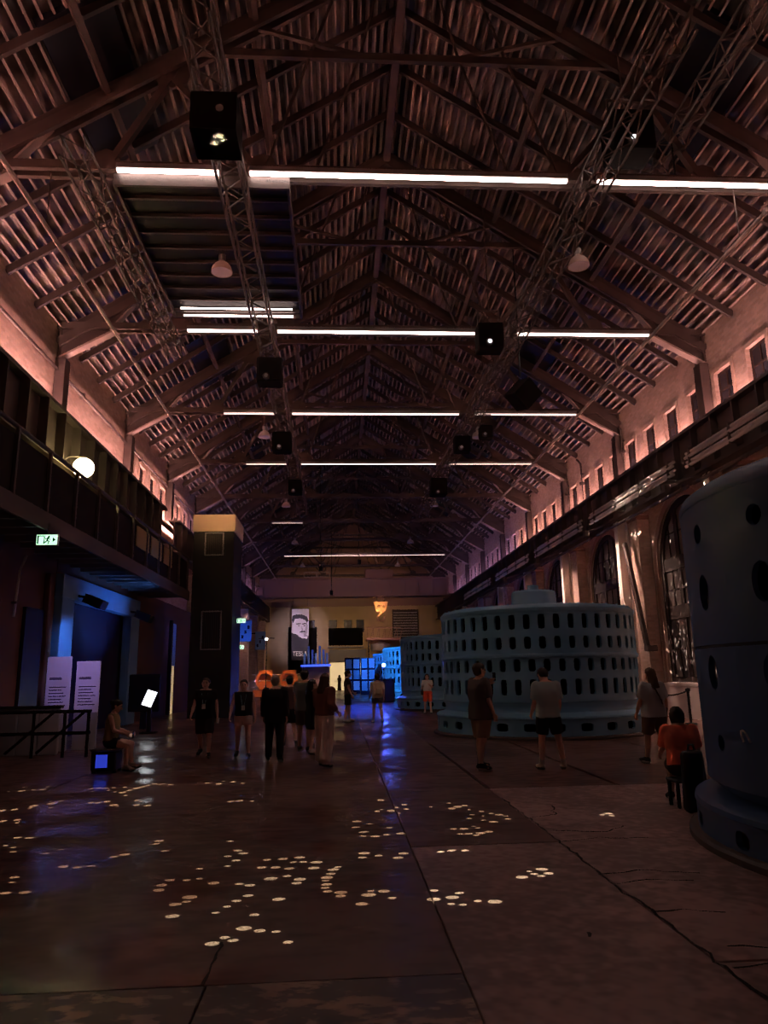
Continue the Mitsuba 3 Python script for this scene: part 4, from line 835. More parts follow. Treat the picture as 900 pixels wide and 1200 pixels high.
DOTS = [tuple(map(float, s.split(','))) for s in '''-4.78,11.87 -4.69,11.91 -4.63,11.95 -4.50,11.95 -4.82,11.82 -3.76,11.90 -3.67,11.94 -3.56,11.91 -3.44,11.95 -3.16,11.43 -3.11,11.61 -3.06,11.82 -3.01,11.95 -2.96,12.09 -2.89,12.22 -2.75,12.20 -2.61,12.08 -2.06,12.15 -1.98,12.19 -1.86,12.02 -1.80,12.22 -1.67,12.19 -3.33,10.57 -3.23,10.55 -3.14,10.62 -2.96,10.33 -2.88,10.42 -2.65,10.27 -2.58,10.26 -2.49,10.20 -4.03,10.45 -3.96,10.55 -3.86,10.60 -3.81,10.81 -3.98,9.42 -3.83,9.46 -4.18,10.21 -4.32,10.15 -1.33,10.36 -1.44,10.32 -3.40,8.44 -3.32,8.45 -3.26,8.40 -3.36,8.07 -3.24,7.96 -3.18,7.98 -3.16,7.77 -2.81,7.66 -2.72,7.80 -2.66,7.84 -2.45,7.12 -2.37,7.06 -2.31,7.07 -2.20,7.10 -2.10,7.42 -2.05,7.46 -2.02,7.50 -2.07,7.38 -1.83,7.91 -1.83,8.04 -1.67,7.59 -1.59,7.60 -1.10,7.92 -1.13,7.94 -0.96,7.50 -0.90,7.38 -0.99,7.40 -1.03,7.29 -0.93,7.12 -0.98,6.93 -1.21,6.87 -1.25,6.85 -2.74,6.81 -2.70,6.82 -2.69,6.65 -2.61,6.34 -2.57,6.32 -2.52,6.35 -2.46,6.34 -1.42,6.40 -1.41,6.26 -1.39,6.54 -1.01,6.40 -0.80,6.35 -0.71,6.30 -1.20,5.87 -1.13,5.93 -1.13,6.04 -1.16,5.60 -1.22,5.64 -1.17,5.66 -0.69,6.02 -0.76,5.90 -0.81,5.77 -0.87,5.64 -0.59,5.56 -0.63,5.29 -0.73,5.13 -0.79,5.03 -0.67,5.07 -1.15,6.55 -1.25,6.52 0.55,10.07 0.46,9.29 0.63,9.30 0.71,9.48 0.82,9.66 0.82,9.36 0.20,8.71 0.34,8.55 0.18,8.40 0.26,8.14 0.25,7.94 0.37,7.92 0.49,7.97 0.64,8.01 0.54,8.31 1.37,9.30 1.46,9.41 1.56,9.47 1.65,9.45 1.47,8.66 1.54,8.87 1.69,9.06 1.78,8.92 1.85,8.82 1.91,8.73 1.89,8.56 1.70,8.43 1.61,8.53 1.21,8.13 1.32,8.12 1.44,8.23 1.47,8.14 1.53,8.08 1.55,7.94 1.24,7.88 1.33,7.88 1.39,7.80 1.45,7.89 0.23,7.22 0.31,7.23 0.21,7.06 0.29,7.07 0.36,7.11 0.53,7.01 0.59,7.16 0.60,6.97 0.94,7.17 1.05,7.21 1.17,7.19 -0.51,7.11 -0.36,7.14 -0.65,7.10 -0.69,7.04 -0.41,6.98 -0.32,6.98 -0.20,6.95 -0.67,6.84 -0.55,6.82 -0.43,6.77 -0.34,6.74 -0.22,6.76 -0.43,6.53 -0.40,6.53 -0.32,6.42 -0.34,6.31 -0.56,6.47 -0.01,6.76 -0.05,6.68 -0.01,6.65 -0.07,6.55 -0.10,6.44 -0.11,6.35 -0.10,6.24 -0.11,6.15 -0.09,6.05 0.01,6.01 0.01,5.92 -0.45,5.90 0.24,6.02 0.22,5.92 0.32,6.07 0.34,6.00 0.39,5.82 0.16,5.71 -0.57,5.56 -0.52,5.23 -0.41,5.20 -0.37,5.16 -0.32,5.00 0.72,5.97 0.69,5.75 0.90,5.88 0.83,5.78 0.80,5.63 0.88,5.60 1.00,5.67 1.12,5.64 1.47,6.24 1.57,6.40 1.69,6.45 1.59,6.32 1.63,6.25 1.71,6.32 3.00,8.63 3.10,8.70 3.08,8.56'''.split()]
tg = []
for x, y in DOTS:
    far = y > 9; r = rng.uniform(.6, 1.15)
    tg.append((x, y, 0, .052*r, (.075 if far else .045)*r))
    if far and rng.random() < .6: tg.append((x + rng.uniform(-.3, .3), y + rng.uniform(-.3, .3), 0, .03*r, .045*r))
gobo('pattern_projector', 'black pattern projector that throws the leaf shaped light spots on the floor', (-1.92, 10.2, 10.40), (0, 0, -1), tg, I_GOBO*.74, (1, .95, .60), hang=10.722)
tw_ = []
for i in range(420):
    k = rng.random()
    if k < .22: y, z = rng.normal(26.0, .45), rng.normal(6.6, .3)
    elif k < .62: y, z = rng.uniform(21.4, 24.9), rng.uniform(1.0, 5.4)
    elif k < .74: y, z = rng.normal(23.4, 1.2), rng.normal(7.0, .25)
    elif k < .86: y, z = rng.normal(29.4, .6), rng.uniform(5.2, 6.6)
    else: y, z = rng.uniform(19, 29), rng.uniform(1.0, 6.5)
    r = rng.uniform(.02, .044); tw_.append((XR, y, z, r*rng.uniform(.8, 1.5), r))
gobo('pattern_projector', 'black pattern projector that throws small light spots on the right wall', (5.75, 20.9, 10.1), (5.7, 2.9, -5.4), tw_, I_GOBO_W, (1, .85, .72))
# ---------------------------------------------------------------- people
_ico = trimesh.creation.icosphere(2, 1.0).vertices
_ico1 = trimesh.creation.icosphere(1, 1.0).vertices
def hull(*sph, lo=False):
    q = _ico1 if lo else _ico
    return m3.Manifold.hull_points(np.vstack([np.asarray(q)*r + np.asarray(c, float) for c, r in sph]))
def union(ms): return m3.Manifold.batch_boolean(ms, m3.OpType.Add)
def rx(a): c, s = math.cos(a), math.sin(a); return np.array([[1, 0, 0], [0, c, -s], [0, s, c]])
def ry(a): c, s = math.cos(a), math.sin(a); return np.array([[c, 0, s], [0, 1, 0], [-s, 0, c]])
def rz(a): c, s = math.cos(a), math.sin(a); return np.array([[c, -s, 0], [s, c, 0], [0, 0, 1]])
D2 = math.radians
SKIN = {'fair': P((.78, .50, .40), .5), 'tan': P((.62, .37, .27), .5), 'brown': P((.24, .14, .10), .5)}
for k_, v_ in SKIN.items(): scene['mat_skin_' + k_] = v_
scene['mat_hair_dark'] = P((.025, .018, .015), .45); scene['mat_hair_brown'] = P((.09, .05, .03), .45); scene['mat_hair_grey'] = P((.32, .28, .26), .5); scene['mat_eye'] = P((.03, .025, .02), .3); scene['mat_lip'] = P((.35, .16, .14), .5)

def person(label, pos, heading, H, legs=((0, 0), (0, 0)), arms=((0, 8, 10), (0, 8, 10)), lean=0, head=(0, 0), skin='fair', top=None, bottom=None, shoes=(.03, .03, .03), hair=None, extra=(), group=None, fat=1.0, spread=4, seat=None, stoop=0):
    """front = +y before heading (degrees anticlockwise). legs: (thigh forward, knee bend); arms: (forward, out, elbow bend[, inward]) for left and right."""
    t = thing('person', label, 'person', group)
    s = H/1.76; J = {}
    Rl = rx(-D2(lean)); Rs = Rl @ rx(-D2(stoop)); hip0 = np.array([0, 0, .93])
    up = lambda x, y, z: hip0 + Rl @ np.array([x*1.0, y, z - .93])
    chest0 = up(0, 0, 1.28); upc = lambda x, y, z: chest0 + Rs @ np.array([x, y, z - 1.28])
    bod, parts = [], {}
    A = lambda m, *sph, **k: m.append(hull(*sph, **k))
    F_ = fat
    torso = [((up(-.075, 0, .95), .115*F_), (up(.075, 0, .95), .115*F_), (up(-.055, .01, 1.1), .108*F_), (up(.055, .01, 1.1), .108*F_)),
             ((up(-.055, .01, 1.1), .108*F_), (up(.055, .01, 1.1), .108*F_), (upc(-.085, 0, 1.29), .115*F_), (upc(.085, 0, 1.29), .115*F_)),
             ((upc(-.085, 0, 1.29), .115*F_), (upc(.085, 0, 1.29), .115*F_), (upc(-.15, -.01, 1.42), .06), (upc(.15, -.01, 1.42), .06), (upc(0, -.02, 1.47), .062))]
    for q in torso: A(bod, *q)
    neck, hc = upc(0, -.01, 1.46), upc(0, .015, 1.555)
    Rh = Rs @ rz(D2(head[1])) @ rx(-D2(head[0])); hd = lambda x, y, z: hc + Rh @ np.array([x, y, z])
    A(bod, (neck, .058), (hd(0, -.01, .0), .052))
    A(bod, (hd(0, -.03, .105), .086), (hd(0, .015, .115), .078), (hd(0, .03, .03), .062), (hd(0, .06, -.015), .032), (hd(.03, .045, .02), .045), (hd(-.03, .045, .02), .045))
    A(bod, (hd(0, .098, .085), .010), (hd(0, .118, .048), .014), (hd(0, .09, .045), .018), lo=True)
    for x in (-1, 1): A(bod, (hd(x*.083, -.005, .085), .014), (hd(x*.086, -.012, .055), .012), (hd(x*.092, -.02, .09), .012), lo=True)
    lim = {}
    for k, sx in ((0, -1), (1, 1)):
        a, kn = D2(legs[k][0]), D2(legs[k][1]); ab = D2(legs[k][2]) if len(legs[k]) > 2 else D2(spread)
        h = np.array([sx*.095, 0, .90])
        d1 = ry(-sx*ab) @ rx(a) @ np.array([0, 0, -1.]); d2 = ry(-sx*ab*.6) @ rx(a - kn) @ np.array([0, 0, -1.])
        kp = h + .42*d1; an = kp + .40*d2; fd = rx(max(-.5, min(.9, (a - kn)*.55))) @ rz(-sx*.17) @ np.array([0, 1., 0])
        A(bod, (h, .10*F_), (kp, .058)); A(bod, (kp, .058), (kp + .14*d2 - .015*fd, .056)); A(bod, (kp + .14*d2 - .015*fd, .056), (an, .037))
        heel, ball, toe = an - .035*fd + [0, 0, -.045], an + .11*fd + [0, 0, -.055], an + .175*fd + [0, 0, -.058]
        A(bod, (an, .038), (heel, .032), (ball, .03)); A(bod, (ball, .032), (ball + [.025, 0, 0], .026), (toe, .022))
        lim['leg', k] = (h, kp, an, d1, d2, heel, ball, toe, fd)
        ar = arms[k]; f1, o1, e1 = D2(ar[0]), D2(ar[1]), D2(ar[2]); inn = D2(ar[3]) if len(ar) > 3 else 0
        sh = upc(sx*.185, -.01, 1.415)
        d1 = Rs @ (rz(sx*inn*.3) @ ry(-sx*o1) @ rx(f1)) @ np.array([0, 0, -1.]) if ar[0] < 60 else Rl @ (ry(-sx*o1) @ rx(f1)) @ np.array([0, 0, -1.])
        d2 = Rl @ (rz(sx*inn) @ ry(-sx*o1*.6) @ rx(f1 + e1)) @ np.array([0, 0, -1.])
        el = sh + .285*d1; wr = el + .25*d2
        A(bod, (sh, .056), (el, .040)); A(bod, (el, .042), (el + .08*d2, .043)); A(bod, (el + .08*d2, .043), (wr, .026))
        # hand
        inw = np.array([-sx, 0, 0.]); inw = inw - d2*(inw @ d2); inw /= np.linalg.norm(inw) + 1e-9; lat = np.cross(d2, inw)*(-sx)
        lat = lat/np.linalg.norm(lat)
        if lat[1] < 0 and abs(d2[1]) < .8: lat = -lat
        pl = wr + .085*d2
        A(bod, (wr, .022), (wr + .03*d2 + .026*lat, .015), (wr + .03*d2 - .022*lat, .015), (pl + .033*lat, .013), (pl - .031*lat, .012))
        for q, (o, L) in enumerate(((.030, .068), (.010, .076), (-.011, .070), (-.030, .055))):
            p0 = pl + o*lat; c1 = .35 + .1*q; dd = d2*math.cos(c1) + inw*math.sin(c1); p1 = p0 + .5*L*dd; dd = d2*math.cos(c1*2.2) + inw*math.sin(c1*2.2); p2 = p1 + .5*L*dd
            A(bod, (p0, .0095), (p1, .0085), lo=True); A(bod, (p1, .0085), (p2, .0072), lo=True)
        t0 = wr + .03*d2 + .024*lat; dd = .7*lat + .6*d2 + .35*inw; dd /= np.linalg.norm(dd); t1 = t0 + .04*dd; dd = .25*lat + .9*d2 + .4*inw; dd /= np.linalg.norm(dd)
        A(bod, (t0, .015), (t1, .0105), lo=True); A(bod, (t1, .0105), (t1 + .032*dd, .0085), lo=True)
        lim['arm', k] = (sh, el, wr, d1, d2, pl)
    def fin(m, ref=.03, it=4):
        if isinstance(m, list): m = union(m)
        q = m.refine_to_length(ref).to_mesh(); tm = trimesh.Trimesh(np.array(q.vert_properties[:, :3]), np.array(q.tri_verts), process=True)
        if it: trimesh.smoothing.filter_taubin(tm, iterations=it)
        return tm
    out = {}
    out['body'] = (fin(bod, .02, 5), 'skin_' + skin)
    g = .018
    grow = lambda q, e: tuple((c, r + e) for c, r in q)
    zdir = Rl @ np.array([0, 0, 1.])
    if top:
        col, sleeve, hem = top['c'], top.get('sleeve', .55), top.get('hem', .88); loose = top.get('loose', g)
        ms = [hull(*grow(q, loose)) for q in torso]
        ms.append(hull((up(-.08, 0, hem - .06), .118*F_ + loose), (up(.08, 0, hem - .06), .118*F_ + loose), (up(-.06, .01, 1.1), .11*F_ + loose), (up(.06, .01, 1.1), .11*F_ + loose)))
        body_ = union(ms); p = up(0, 0, hem); body_ = body_.trim_by_plane(zdir.tolist(), float(zdir @ p))
        zc = Rs @ np.array([0, 0, -1.]); pn = upc(0, 0, 1.475); body_ = body_.trim_by_plane(zc.tolist(), float(zc @ pn))
        ms = [body_]
        for k in (0, 1):
            sh, el, wr, d1, d2, pl = lim['arm', k]
            if sleeve <= 0: continue
            up_ = hull((sh, .06 + loose), (el, .045 + loose*1.1))
            if sleeve < 1: pp = sh + d1*.285*sleeve; ms.append(up_.trim_by_plane((-d1).tolist(), float(-d1 @ pp)))
            else:
                ms.append(up_); fo = hull((el, .045 + loose), (wr, .034 + loose)); pp = el + d2*.25*min(1., (sleeve - 1)*.98); ms.append(fo.trim_by_plane((-d2).tolist(), float(-d2 @ pp)))
        out['shirt'] = (fin(ms, .04, 3), cloth(*col))
    if bottom:
        kind, col, L = bottom['kind'], bottom['c'], bottom.get('len', .9); lo = bottom.get('loose', .022)
        waist = [hull((up(-.075, 0, .95), .118*F_ + .008), (up(.075, 0, .95), .118*F_ + .008), (up(-.06, 0, 1.0), .112*F_ + .008), (up(.06, 0, 1.0), .112*F_ + .008)), ]
        for k in (0, 1):
            h, kp, an, d1, d2, *_ = lim['leg', k]
            waist.append(hull((h, .105*F_ + lo*.5), (up(0, 0, .95), .11*F_)))
            e = bottom.get('flare', 0)
            if kind in ('shorts', 'trousers'):
                th = hull((h, .105*F_ + lo*.6), (kp, .066 + lo + e*.6))
                if L < 1: pp = h + d1*.42*L; waist.append(th.trim_by_plane((-d1).tolist(), float(-d1 @ pp)))
                else: waist.append(th); sk = hull((kp, .066 + lo + e*.6), (an - d2*.0, .048 + lo + e)); pp = an + d2*.02; waist.append(sk.trim_by_plane((-d2).tolist(), float(-d2 @ pp)))
        if kind in ('skirt', 'dress'):
            k0, k1 = lim['leg', 0][1], lim['leg', 1][1]; z = L
            sk = hull((up(-.07, 0, .97), .12*F_), (up(.07, 0, .97), .12*F_), (k0*.5 + lim['leg', 0][0]*.5 + [-.02, 0, 0], .13), (k1*.5 + lim['leg', 1][0]*.5 + [.02, 0, 0], .13), (k0, .11), (k1, .11))
            waist.append(sk.trim_by_plane([0, 0, 1], float(z)))
        out[{'trousers': 'trousers', 'shorts': 'shorts', 'skirt': 'skirt', 'dress': 'skirt'}[kind]] = (fin(waist, .045, 3), cloth(*col))
    shoe = []
    for k in (0, 1):
        h, kp, an, d1, d2, heel, ball, toe, fd = lim['leg', k]
        sm = union([hull((an + [0, 0, -.01], .044), (heel, .040), (ball, .036)), hull((ball, .039), (ball + [.012*(1 if k else -1), 0, 0], .038), (toe, .03))])
        so = union([hull((heel + [0, 0, -.028], .034), (ball + [0, 0, -.022], .037), lo=False), hull((ball + [0, 0, -.022], .037), (toe + [0, 0, -.014], .03))])
        shoe.append((fin(sm, .03, 3), so))
    if seat is None: zmin = min(float(lim['leg', k][j][2]) for k in (0, 1) for j in (5, 6)) - .06
    else: zmin = min(float(lim['leg', k][j][2]) for k in (0, 1) for j in (5, 6)) - .06
    if hair:
        hm, kind = 'hair_' + hair.get('c', 'dark'), hair.get('kind', 'short'); ms = []
        cap = hull((hd(0, -.038, .105), .097), (hd(0, .005, .125), .088), (hd(0, -.04, .05), .078))
        n_ = Rh @ np.array([0, -.80, .60]); cap = cap.trim_by_plane((n_/np.linalg.norm(n_)).tolist(), float(n_/np.linalg.norm(n_) @ hd(0, .035, .085)))
        ms.append(cap)
        if kind == 'long': ms.append(hull((hd(0, -.06, .08), .085), (hd(-.045, -.07, -.04), .055), (hd(.045, -.07, -.04), .055), (upc(-.05, -.13, 1.40), .035), (upc(.05, -.13, 1.40), .035)))
        if kind == 'bun': ms.append(hull((hd(0, -.135, .12), .045), (hd(0, -.12, .10), .045)))
        if kind == 'tail': ms.append(hull((hd(0, -.12, .12), .035), (hd(0, -.15, .03), .04))); ms.append(hull((hd(0, -.15, .03), .04), (upc(0, -.14, 1.42), .022)))
        if kind == 'bob': ms.append(hull((hd(-.05, -.04, .08), .062), (hd(.05, -.04, .08), .062), (hd(-.055, -.035, -.01), .048), (hd(.055, -.035, -.01), .048), (hd(0, -.07, .0), .06)))
        if kind == 'cap':
            cc = hull((hd(0, -.02, .13), .10), (hd(0, .01, .135), .094)); n2 = Rh @ np.array([0, -.1, 1.]); n2 /= np.linalg.norm(n2); cc = cc.trim_by_plane(n2.tolist(), float(n2 @ hd(0, 0, .115)))
            brim = hull((hd(-.045, .09, .118), .014), (hd(.045, .09, .118), .014), (hd(-.03, .165, .112), .010), (hd(.03, .165, .112), .010))
            out['cap'] = (fin([cc, brim], .03, 2), cloth(*hair['cap']))
        if kind != 'none': out['hair'] = (fin(ms, .025, 3), hm)
    zmv = np.array([0, 0, -zmin])
    tw = T().translate([float(pos[0]), float(pos[1]), float(pos[2] if len(pos) > 2 else 0)]).rotate([0, 0, 1], float(heading)).scale(float(s)) @ T().translate([0., 0., float(-zmin)])
    put = lambda nm, m, mat, sm=True: add(f'{t}__{nm}', ply(m, None, sm), mat, tw=tw)
    for k, (m, mat) in out.items(): put(k, m, mat)
    for sm, so in shoe:
        k = put('shoe', sm, cloth(*shoes)); key = add(k + '__sole', ply(so), cloth(.35, .33, .32) if max(shoes) < .3 else cloth(.06, .05, .05), tw=tw)
    for x in (-1, 1):
        put('eye', MB().ball(hd(x*.033, .083, .082), .0125, 1).mesh(), 'eye')
        put('eyebrow', MB().beam(hd(x*.017, .096, .105), hd(x*.05, .084, .107), .008, .007).mesh(), 'hair_dark', False)
    put('mouth', MB().ball(hd(0, .088, .005), .022, 1, (1, .45, .28)).mesh(), 'lip')
    # extras -------------------------------------------------
    for e in extra:
        k = e[0]
        if k == 'lanyard':
            c = fat*.115 + .035
            for x in (-1, 1): put('lanyard', tb([upc(x*.07, -.02, 1.48), upc(x*.065, c*.75, 1.40), up(x*.02, c + .012, 1.16)], .007, 5), cloth(.25, .45, .50), False)
            put('badge', MB().beam(up(0, c + .012, 1.17), up(0, c + .02, 1.06), .08, .008, up=(0, 1, 0)).mesh(), cloth(.72, .72, .66), False)
        if k == 'shoulder_bag':
            sx, col = e[1], e[2]
            b = union([hull((up(sx*.25, -.02, 1.02), .05), (up(sx*.25, .09, 1.02), .05), (up(sx*.25, -.05, .86), .06), (up(sx*.25, .12, .86), .06))])
            put('bag', fin(b, .04, 3), cloth(*col)); put('bag_strap', tb([up(sx*.25, -.03, 1.06), upc(sx*.17, -.075, 1.36), upc(sx*.14, -.01, 1.505), upc(sx*.17, .06, 1.36), up(sx*.25, .09, 1.06)], .011, 6), cloth(*col), True)
        if k == 'cross_strap':
            pts = [upc(-.14, -.02, 1.49), upc(-.05, -.15*fat - .01, 1.36), up(.06, -.15*fat - .01, 1.14), up(.2, -.07, .98)]
            put('strap', tb(pts, .014, 6), cloth(*e[1])); put('pouch', fin(hull((up(.24, -.03, .97), .05), (up(.24, .07, .97), .05), (up(.25, .02, .88), .05)), .03, 2), cloth(*e[1]))
        if k == 'backpack':
            b = union([hull((upc(-.10, -.20, 1.38), .055), (upc(.10, -.20, 1.38), .055), (up(-.12, -.20, 1.02), .06), (up(.12, -.20, 1.02), .06), (up(0, -.26, 1.1), .05))])
            k2 = put('backpack', fin(b, .04, 3), cloth(*e[1])); add(k2 + '__pocket', ply(fin(hull((up(-.07, -.29, 1.06), .035), (up(.07, -.29, 1.06), .035), (up(-.06, -.28, 1.18), .03), (up(.06, -.28, 1.18), .03)), .04, 2), None, True), cloth(*[q*.7 for q in e[1]]), tw=tw)
            for x in (-1, 1): put('strap', tb([upc(x*.10, -.16, 1.44), upc(x*.12, 0, 1.515), upc(x*.12, .12, 1.36), up(x*.16, .06, 1.12), up(x*.14, -.14, 1.04)], .016, 6), cloth(*[q*.6 for q in e[1]]))
        if k == 'phone':
            sh, el, wr, d1, d2, pl = lim['arm', e[1]]; c = pl + .06*d2 + np.array([0, .02, .01])
            ph = put('phone', MB().beam(c - [0, .0, .07], c + [0, .0, .07], .075, .012, up=(0, 1, 0)).mesh(), 'black', False)
            if len(e) > 2: lab(add(ph + '__screen', ply(MB().beam(c + [0, -.008, -.02], c + [0, -.008, .02], .03, .003, up=(0, 1, 0)).mesh()), 'white', tw=tw, emit=area(3, (1, .85, .75), .02)), 'small lit screen')
        if k == 'socks':
            for q in (0, 1):
                h, kp, an, d1, d2, *_ = lim['leg', q]; put('sock', fin(hull((an, .043), (an - .07*d2, .046)), .03, 1), cloth(*e[1]))
        if k == 'cup':
            sh, el, wr, d1, d2, pl = lim['arm', e[1]]; c = pl + .03*d2
            put('cup', MB().lathe([(0, -.06), (.03, -.06), (.04, .06), (0, .06)], tuple(c), 12).mesh(), cloth(.7, .68, .66), False)
        if k == 'glasses':
            for x in (-1, 1): put('lens', MB().ball(hd(x*.034, .094, .082), .022, 1, (1, .25, .8)).mesh(), 'black')
            put('glasses_frame', tb([hd(-.088, -.01, .09), hd(-.07, .085, .09), hd(.07, .085, .09), hd(.088, -.01, .09)], .004, 5), 'black', False)
    return t

BLK, NVY = (.018, .018, .022), (.03, .035, .05)
person('man in black shirt and dark shorts walking towards the camera', (-2.80, 15.95), 178, 1.60, legs=((14, 6), (-10, 22)), arms=((-12, 12, 18), (14, 12, 20)), skin='fair', top=dict(c=BLK, hem=.84, loose=.03), bottom=dict(kind='shorts', c=(.05, .045, .05), len=.95, loose=.035), hair=dict(c='brown'), extra=[('lanyard',), ('cup', 0)], fat=1.08)
person('woman in black tank top and pale shorts with lanyard walking towards the camera', (-1.96, 15.6), 184, 1.54, legs=((10, 4), (-8, 18)), arms=((-8, 12, 12), (8, 16, 25)), skin='fair', top=dict(c=BLK, sleeve=0, hem=.93), bottom=dict(kind='shorts', c=(.75, .58, .55), len=.45, loose=.03), hair=dict(c='dark', kind='tail'), extra=[('lanyard',)])
person('man in black suit walking away from the camera', (-1.24, 14.7), -4, 1.60, legs=((8, 3), (-6, 12)), arms=((4, 9, 10), (-4, 9, 10)), skin='fair', top=dict(c=BLK, sleeve=1.95, hem=.78, loose=.035), bottom=dict(kind='trousers', c=BLK, len=2, loose=.02), hair=dict(c='grey'), fat=1.04)
person('woman in dark skirt with pale shoulder bag behind the suited man', (-1.15, 17.6), 10, 1.60, legs=((10, 4), (-12, 20)), skin='fair', top=dict(c=(.16, .10, .10), hem=.92, sleeve=.8), bottom=dict(kind='skirt', c=BLK, len=.58), hair=dict(c='dark', kind='bun'), extra=[('shoulder_bag', -1, (.9, .72, .68))])
person('tall man in grey shirt standing behind the woman in the short black dress', (-.74, 16.4), -25, 1.70, legs=((4, 3), (-3, 5)), skin='tan', top=dict(c=(.24, .26, .25), hem=.86, loose=.03), bottom=dict(kind='shorts', c=(.16, .13, .11), len=.85, loose=.03), hair=dict(c='dark'), fat=1.05)
person('woman in short black dress behind the woman in white trousers', (-.56, 15.9), -60, 1.50, legs=((5, 3), (-4, 8)), arms=((6, 8, 30), (8, 8, 40)), skin='fair', top=dict(c=BLK, sleeve=.5, hem=.9), bottom=dict(kind='dress', c=BLK, len=.56), hair=dict(c='dark', kind='long'), shoes=(.6, .5, .48))
person('woman in brown top and wide white trousers with long hair', (-.26, 13.8), -38, 1.62, legs=((6, 2), (-7, 9)), arms=((10, 9, 60), (-22, 16, 70)), skin='fair', top=dict(c=(.24, .11, .085), sleeve=1.7, hem=.94, loose=.03), bottom=dict(kind='trousers', c=(.92, .78, .75), len=2, loose=.035, flare=.035), hair=dict(c='brown', kind='long'), shoes=(.7, .6, .58), head=(-6, 30))
person('person in dark top and black shorts standing side on in the middle distance', (.32, 25.8), -85, 1.72, legs=((6, 4), (-5, 6)), arms=((10, 6, 40), (4, 6, 20)), skin='tan', top=dict(c=(.10, .06, .06), hem=.9), bottom=dict(kind='shorts', c=BLK, len=.8, loose=.03), hair=dict(c='dark'), shoes=(.65, .58, .5))
person('person with pale backpack and dark hat walking away in the middle distance', (1.32, 25.4), 6, 1.60, legs=((12, 4), (-10, 16)), arms=((6, 10, 30), (-6, 10, 15)), skin='tan', top=dict(c=(.85, .72, .55), hem=.88, sleeve=.8), bottom=dict(kind='shorts', c=(.10, .08, .08), len=.5, loose=.02), hair=dict(c='dark', kind='cap', cap=(.06, .05, .05)), shoes=(.7, .62, .55), extra=[('backpack', (.80, .62, .42))])
person('woman in pale top and red shorts standing in front of the second blue generator', (3.62, 30.2), 172, 1.54, legs=((4, 2), (-4, 6)), arms=((20, 10, 95, 20), (2, 10, 15)), skin='fair', top=dict(c=(.9, .85, .8), hem=.98, sleeve=.7), bottom=dict(kind='shorts', c=(.9, .14, .08), len=.92, loose=.03), hair=dict(c='brown', kind='bob'), shoes=(.6, .5, .45), extra=[('shoulder_bag', 1, (.06, .05, .05))])
person('man in charcoal shirt and tan shorts standing side on with hand at his mouth', (2.42, 12.66), -68, 1.74, legs=((5, 4), (-7, 6)), arms=((34, 6, 112, 30), (6, 8, 14)), skin='tan', top=dict(c=(.12, .11, .115), sleeve=.9, hem=.80, loose=.04), bottom=dict(kind='shorts', c=(.36, .25, .18), len=.95, loose=.035), hair=dict(c='dark'), shoes=BLK, extra=[('phone', 0), ('glasses',)], fat=1.2)
person('man in light grey shirt and black shorts from behind, looking down', (3.54, 12.5), 4, 1.66, legs=((3, 3, 6), (-4, 4, 9)), arms=((16, 8, 20), (12, 10, 18)), skin='fair', top=dict(c=(.40, .56, .58), sleeve=.85, hem=.86, loose=.035), bottom=dict(kind='shorts', c=BLK, len=.78, loose=.04), hair=dict(c='dark', kind='cap', cap=(.05, .05, .10)), shoes=(.52, .42, .36), stoop=12, head=(38, 0), extra=[('socks', (.5, .42, .38))])
person('man in grey shirt with cross strap seen from behind near the right wall', (5.55, 12.9), 12, 1.62, legs=((12, 4), (-10, 18)), arms=((8, 14, 15), (-6, 14, 20)), skin='tan', top=dict(c=(.50, .56, .58), sleeve=.85, hem=.84, loose=.035), bottom=dict(kind='shorts', c=(.17, .10, .07), len=.92, loose=.035), hair=dict(c='brown', kind='long'), extra=[('cross_strap', (.10, .07, .06))], fat=1.22)
t = thing('low_stool', 'low black stool under the seated person in orange', 'stool')
add(t + '__seat', cb(3.98, 4.34, 8.80, 9.12, .285, .325), 'black')
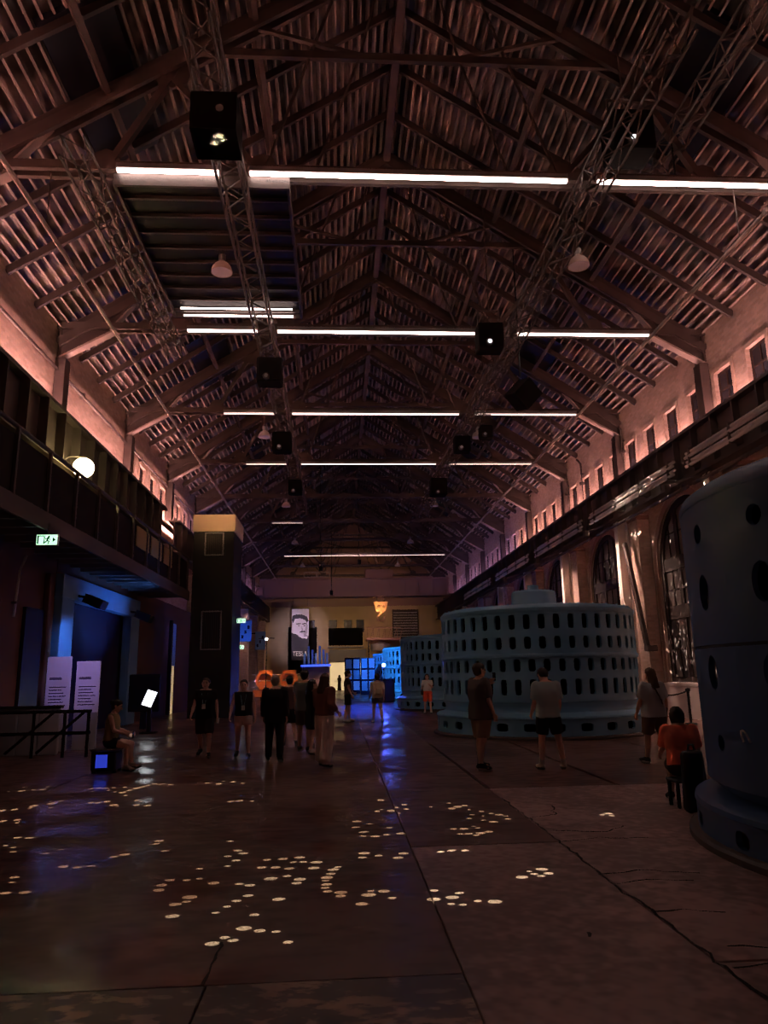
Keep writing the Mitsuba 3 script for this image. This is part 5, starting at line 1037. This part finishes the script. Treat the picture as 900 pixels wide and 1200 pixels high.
for x in (4.0, 4.28):
    for y in (8.85, 9.07): add(t + '__leg', cb(x, x + .04, y, y + .04, 0, .285, c=.008), 'black')
person('person in orange red shirt seated low beside the big navy generator', (4.16, 8.95), -14, 1.46, legs=((88, 95, 12), (85, 92, 12)), arms=((30, 14, 50), (24, 14, 50)), lean=14, skin='tan', top=dict(c=(.98, .23, .13), sleeve=.9, hem=.90, loose=.03), bottom=dict(kind='shorts', c=(.035, .02, .02), len=.98, loose=.04), hair=dict(c='dark', kind='bob'), fat=1.12, seat=.36)
t = thing('black_bag', 'black rucksack standing behind the seated person in orange', 'bag')
q = union([hull(((4.01, 8.57, .075), .075), ((4.22, 8.67, .075), .075), ((4.02, 8.58, .62), .06), ((4.20, 8.66, .62), .06), ((4.12, 8.56, .25), .06))]).refine_to_length(.04).to_mesh()
add(t + '__body', (np.array(q.vert_properties[:, :3]), np.array(q.tri_verts)), 'black'); add(t + '__handle', tb([(4.06, 8.60, .67), (4.08, 8.61, .74), (4.14, 8.63, .74), (4.16, 8.64, .67)], .012, 6), 'steel_dark')
t = thing('black_box_seat', 'black box stool with blue glowing panel under the seated woman at left', 'stool')
add(t + '__box', cb(-4.38, -3.95, 13.72, 14.15, .03, .36, c=.02), 'black'); add(t + '__cushion', cb(-4.40, -3.93, 13.70, 14.17, .36, .40, c=.02), 'steel_dark')
lab(add(t + '__glow_panel', bx(-4.29, -4.09, 13.705, 13.72, .09, .31), 'navy', emit=area(.45, (.05, .09, 1), .03)), 'blue glowing square')
for x in (-4.36, -4.0):
    for y in (13.76, 14.06): add(t + '__foot', bx(x, x + .05, y, y + .05, 0, .03), 'black')
person('woman in tan top seated side on, holding a phone, at left', (-4.12, 13.92), -90, 1.52, legs=((84, 82, 3), (80, 86, 3)), arms=((18, 4, 62), (22, 4, 58)), lean=6, skin='fair', top=dict(c=(.30, .24, .13), sleeve=0, hem=.93), bottom=dict(kind='shorts', c=(.03, .025, .03), len=.45), hair=dict(c='dark', kind='bun'), shoes=(.4, .28, .22), head=(14, 0), extra=[('phone', 1, 1)])
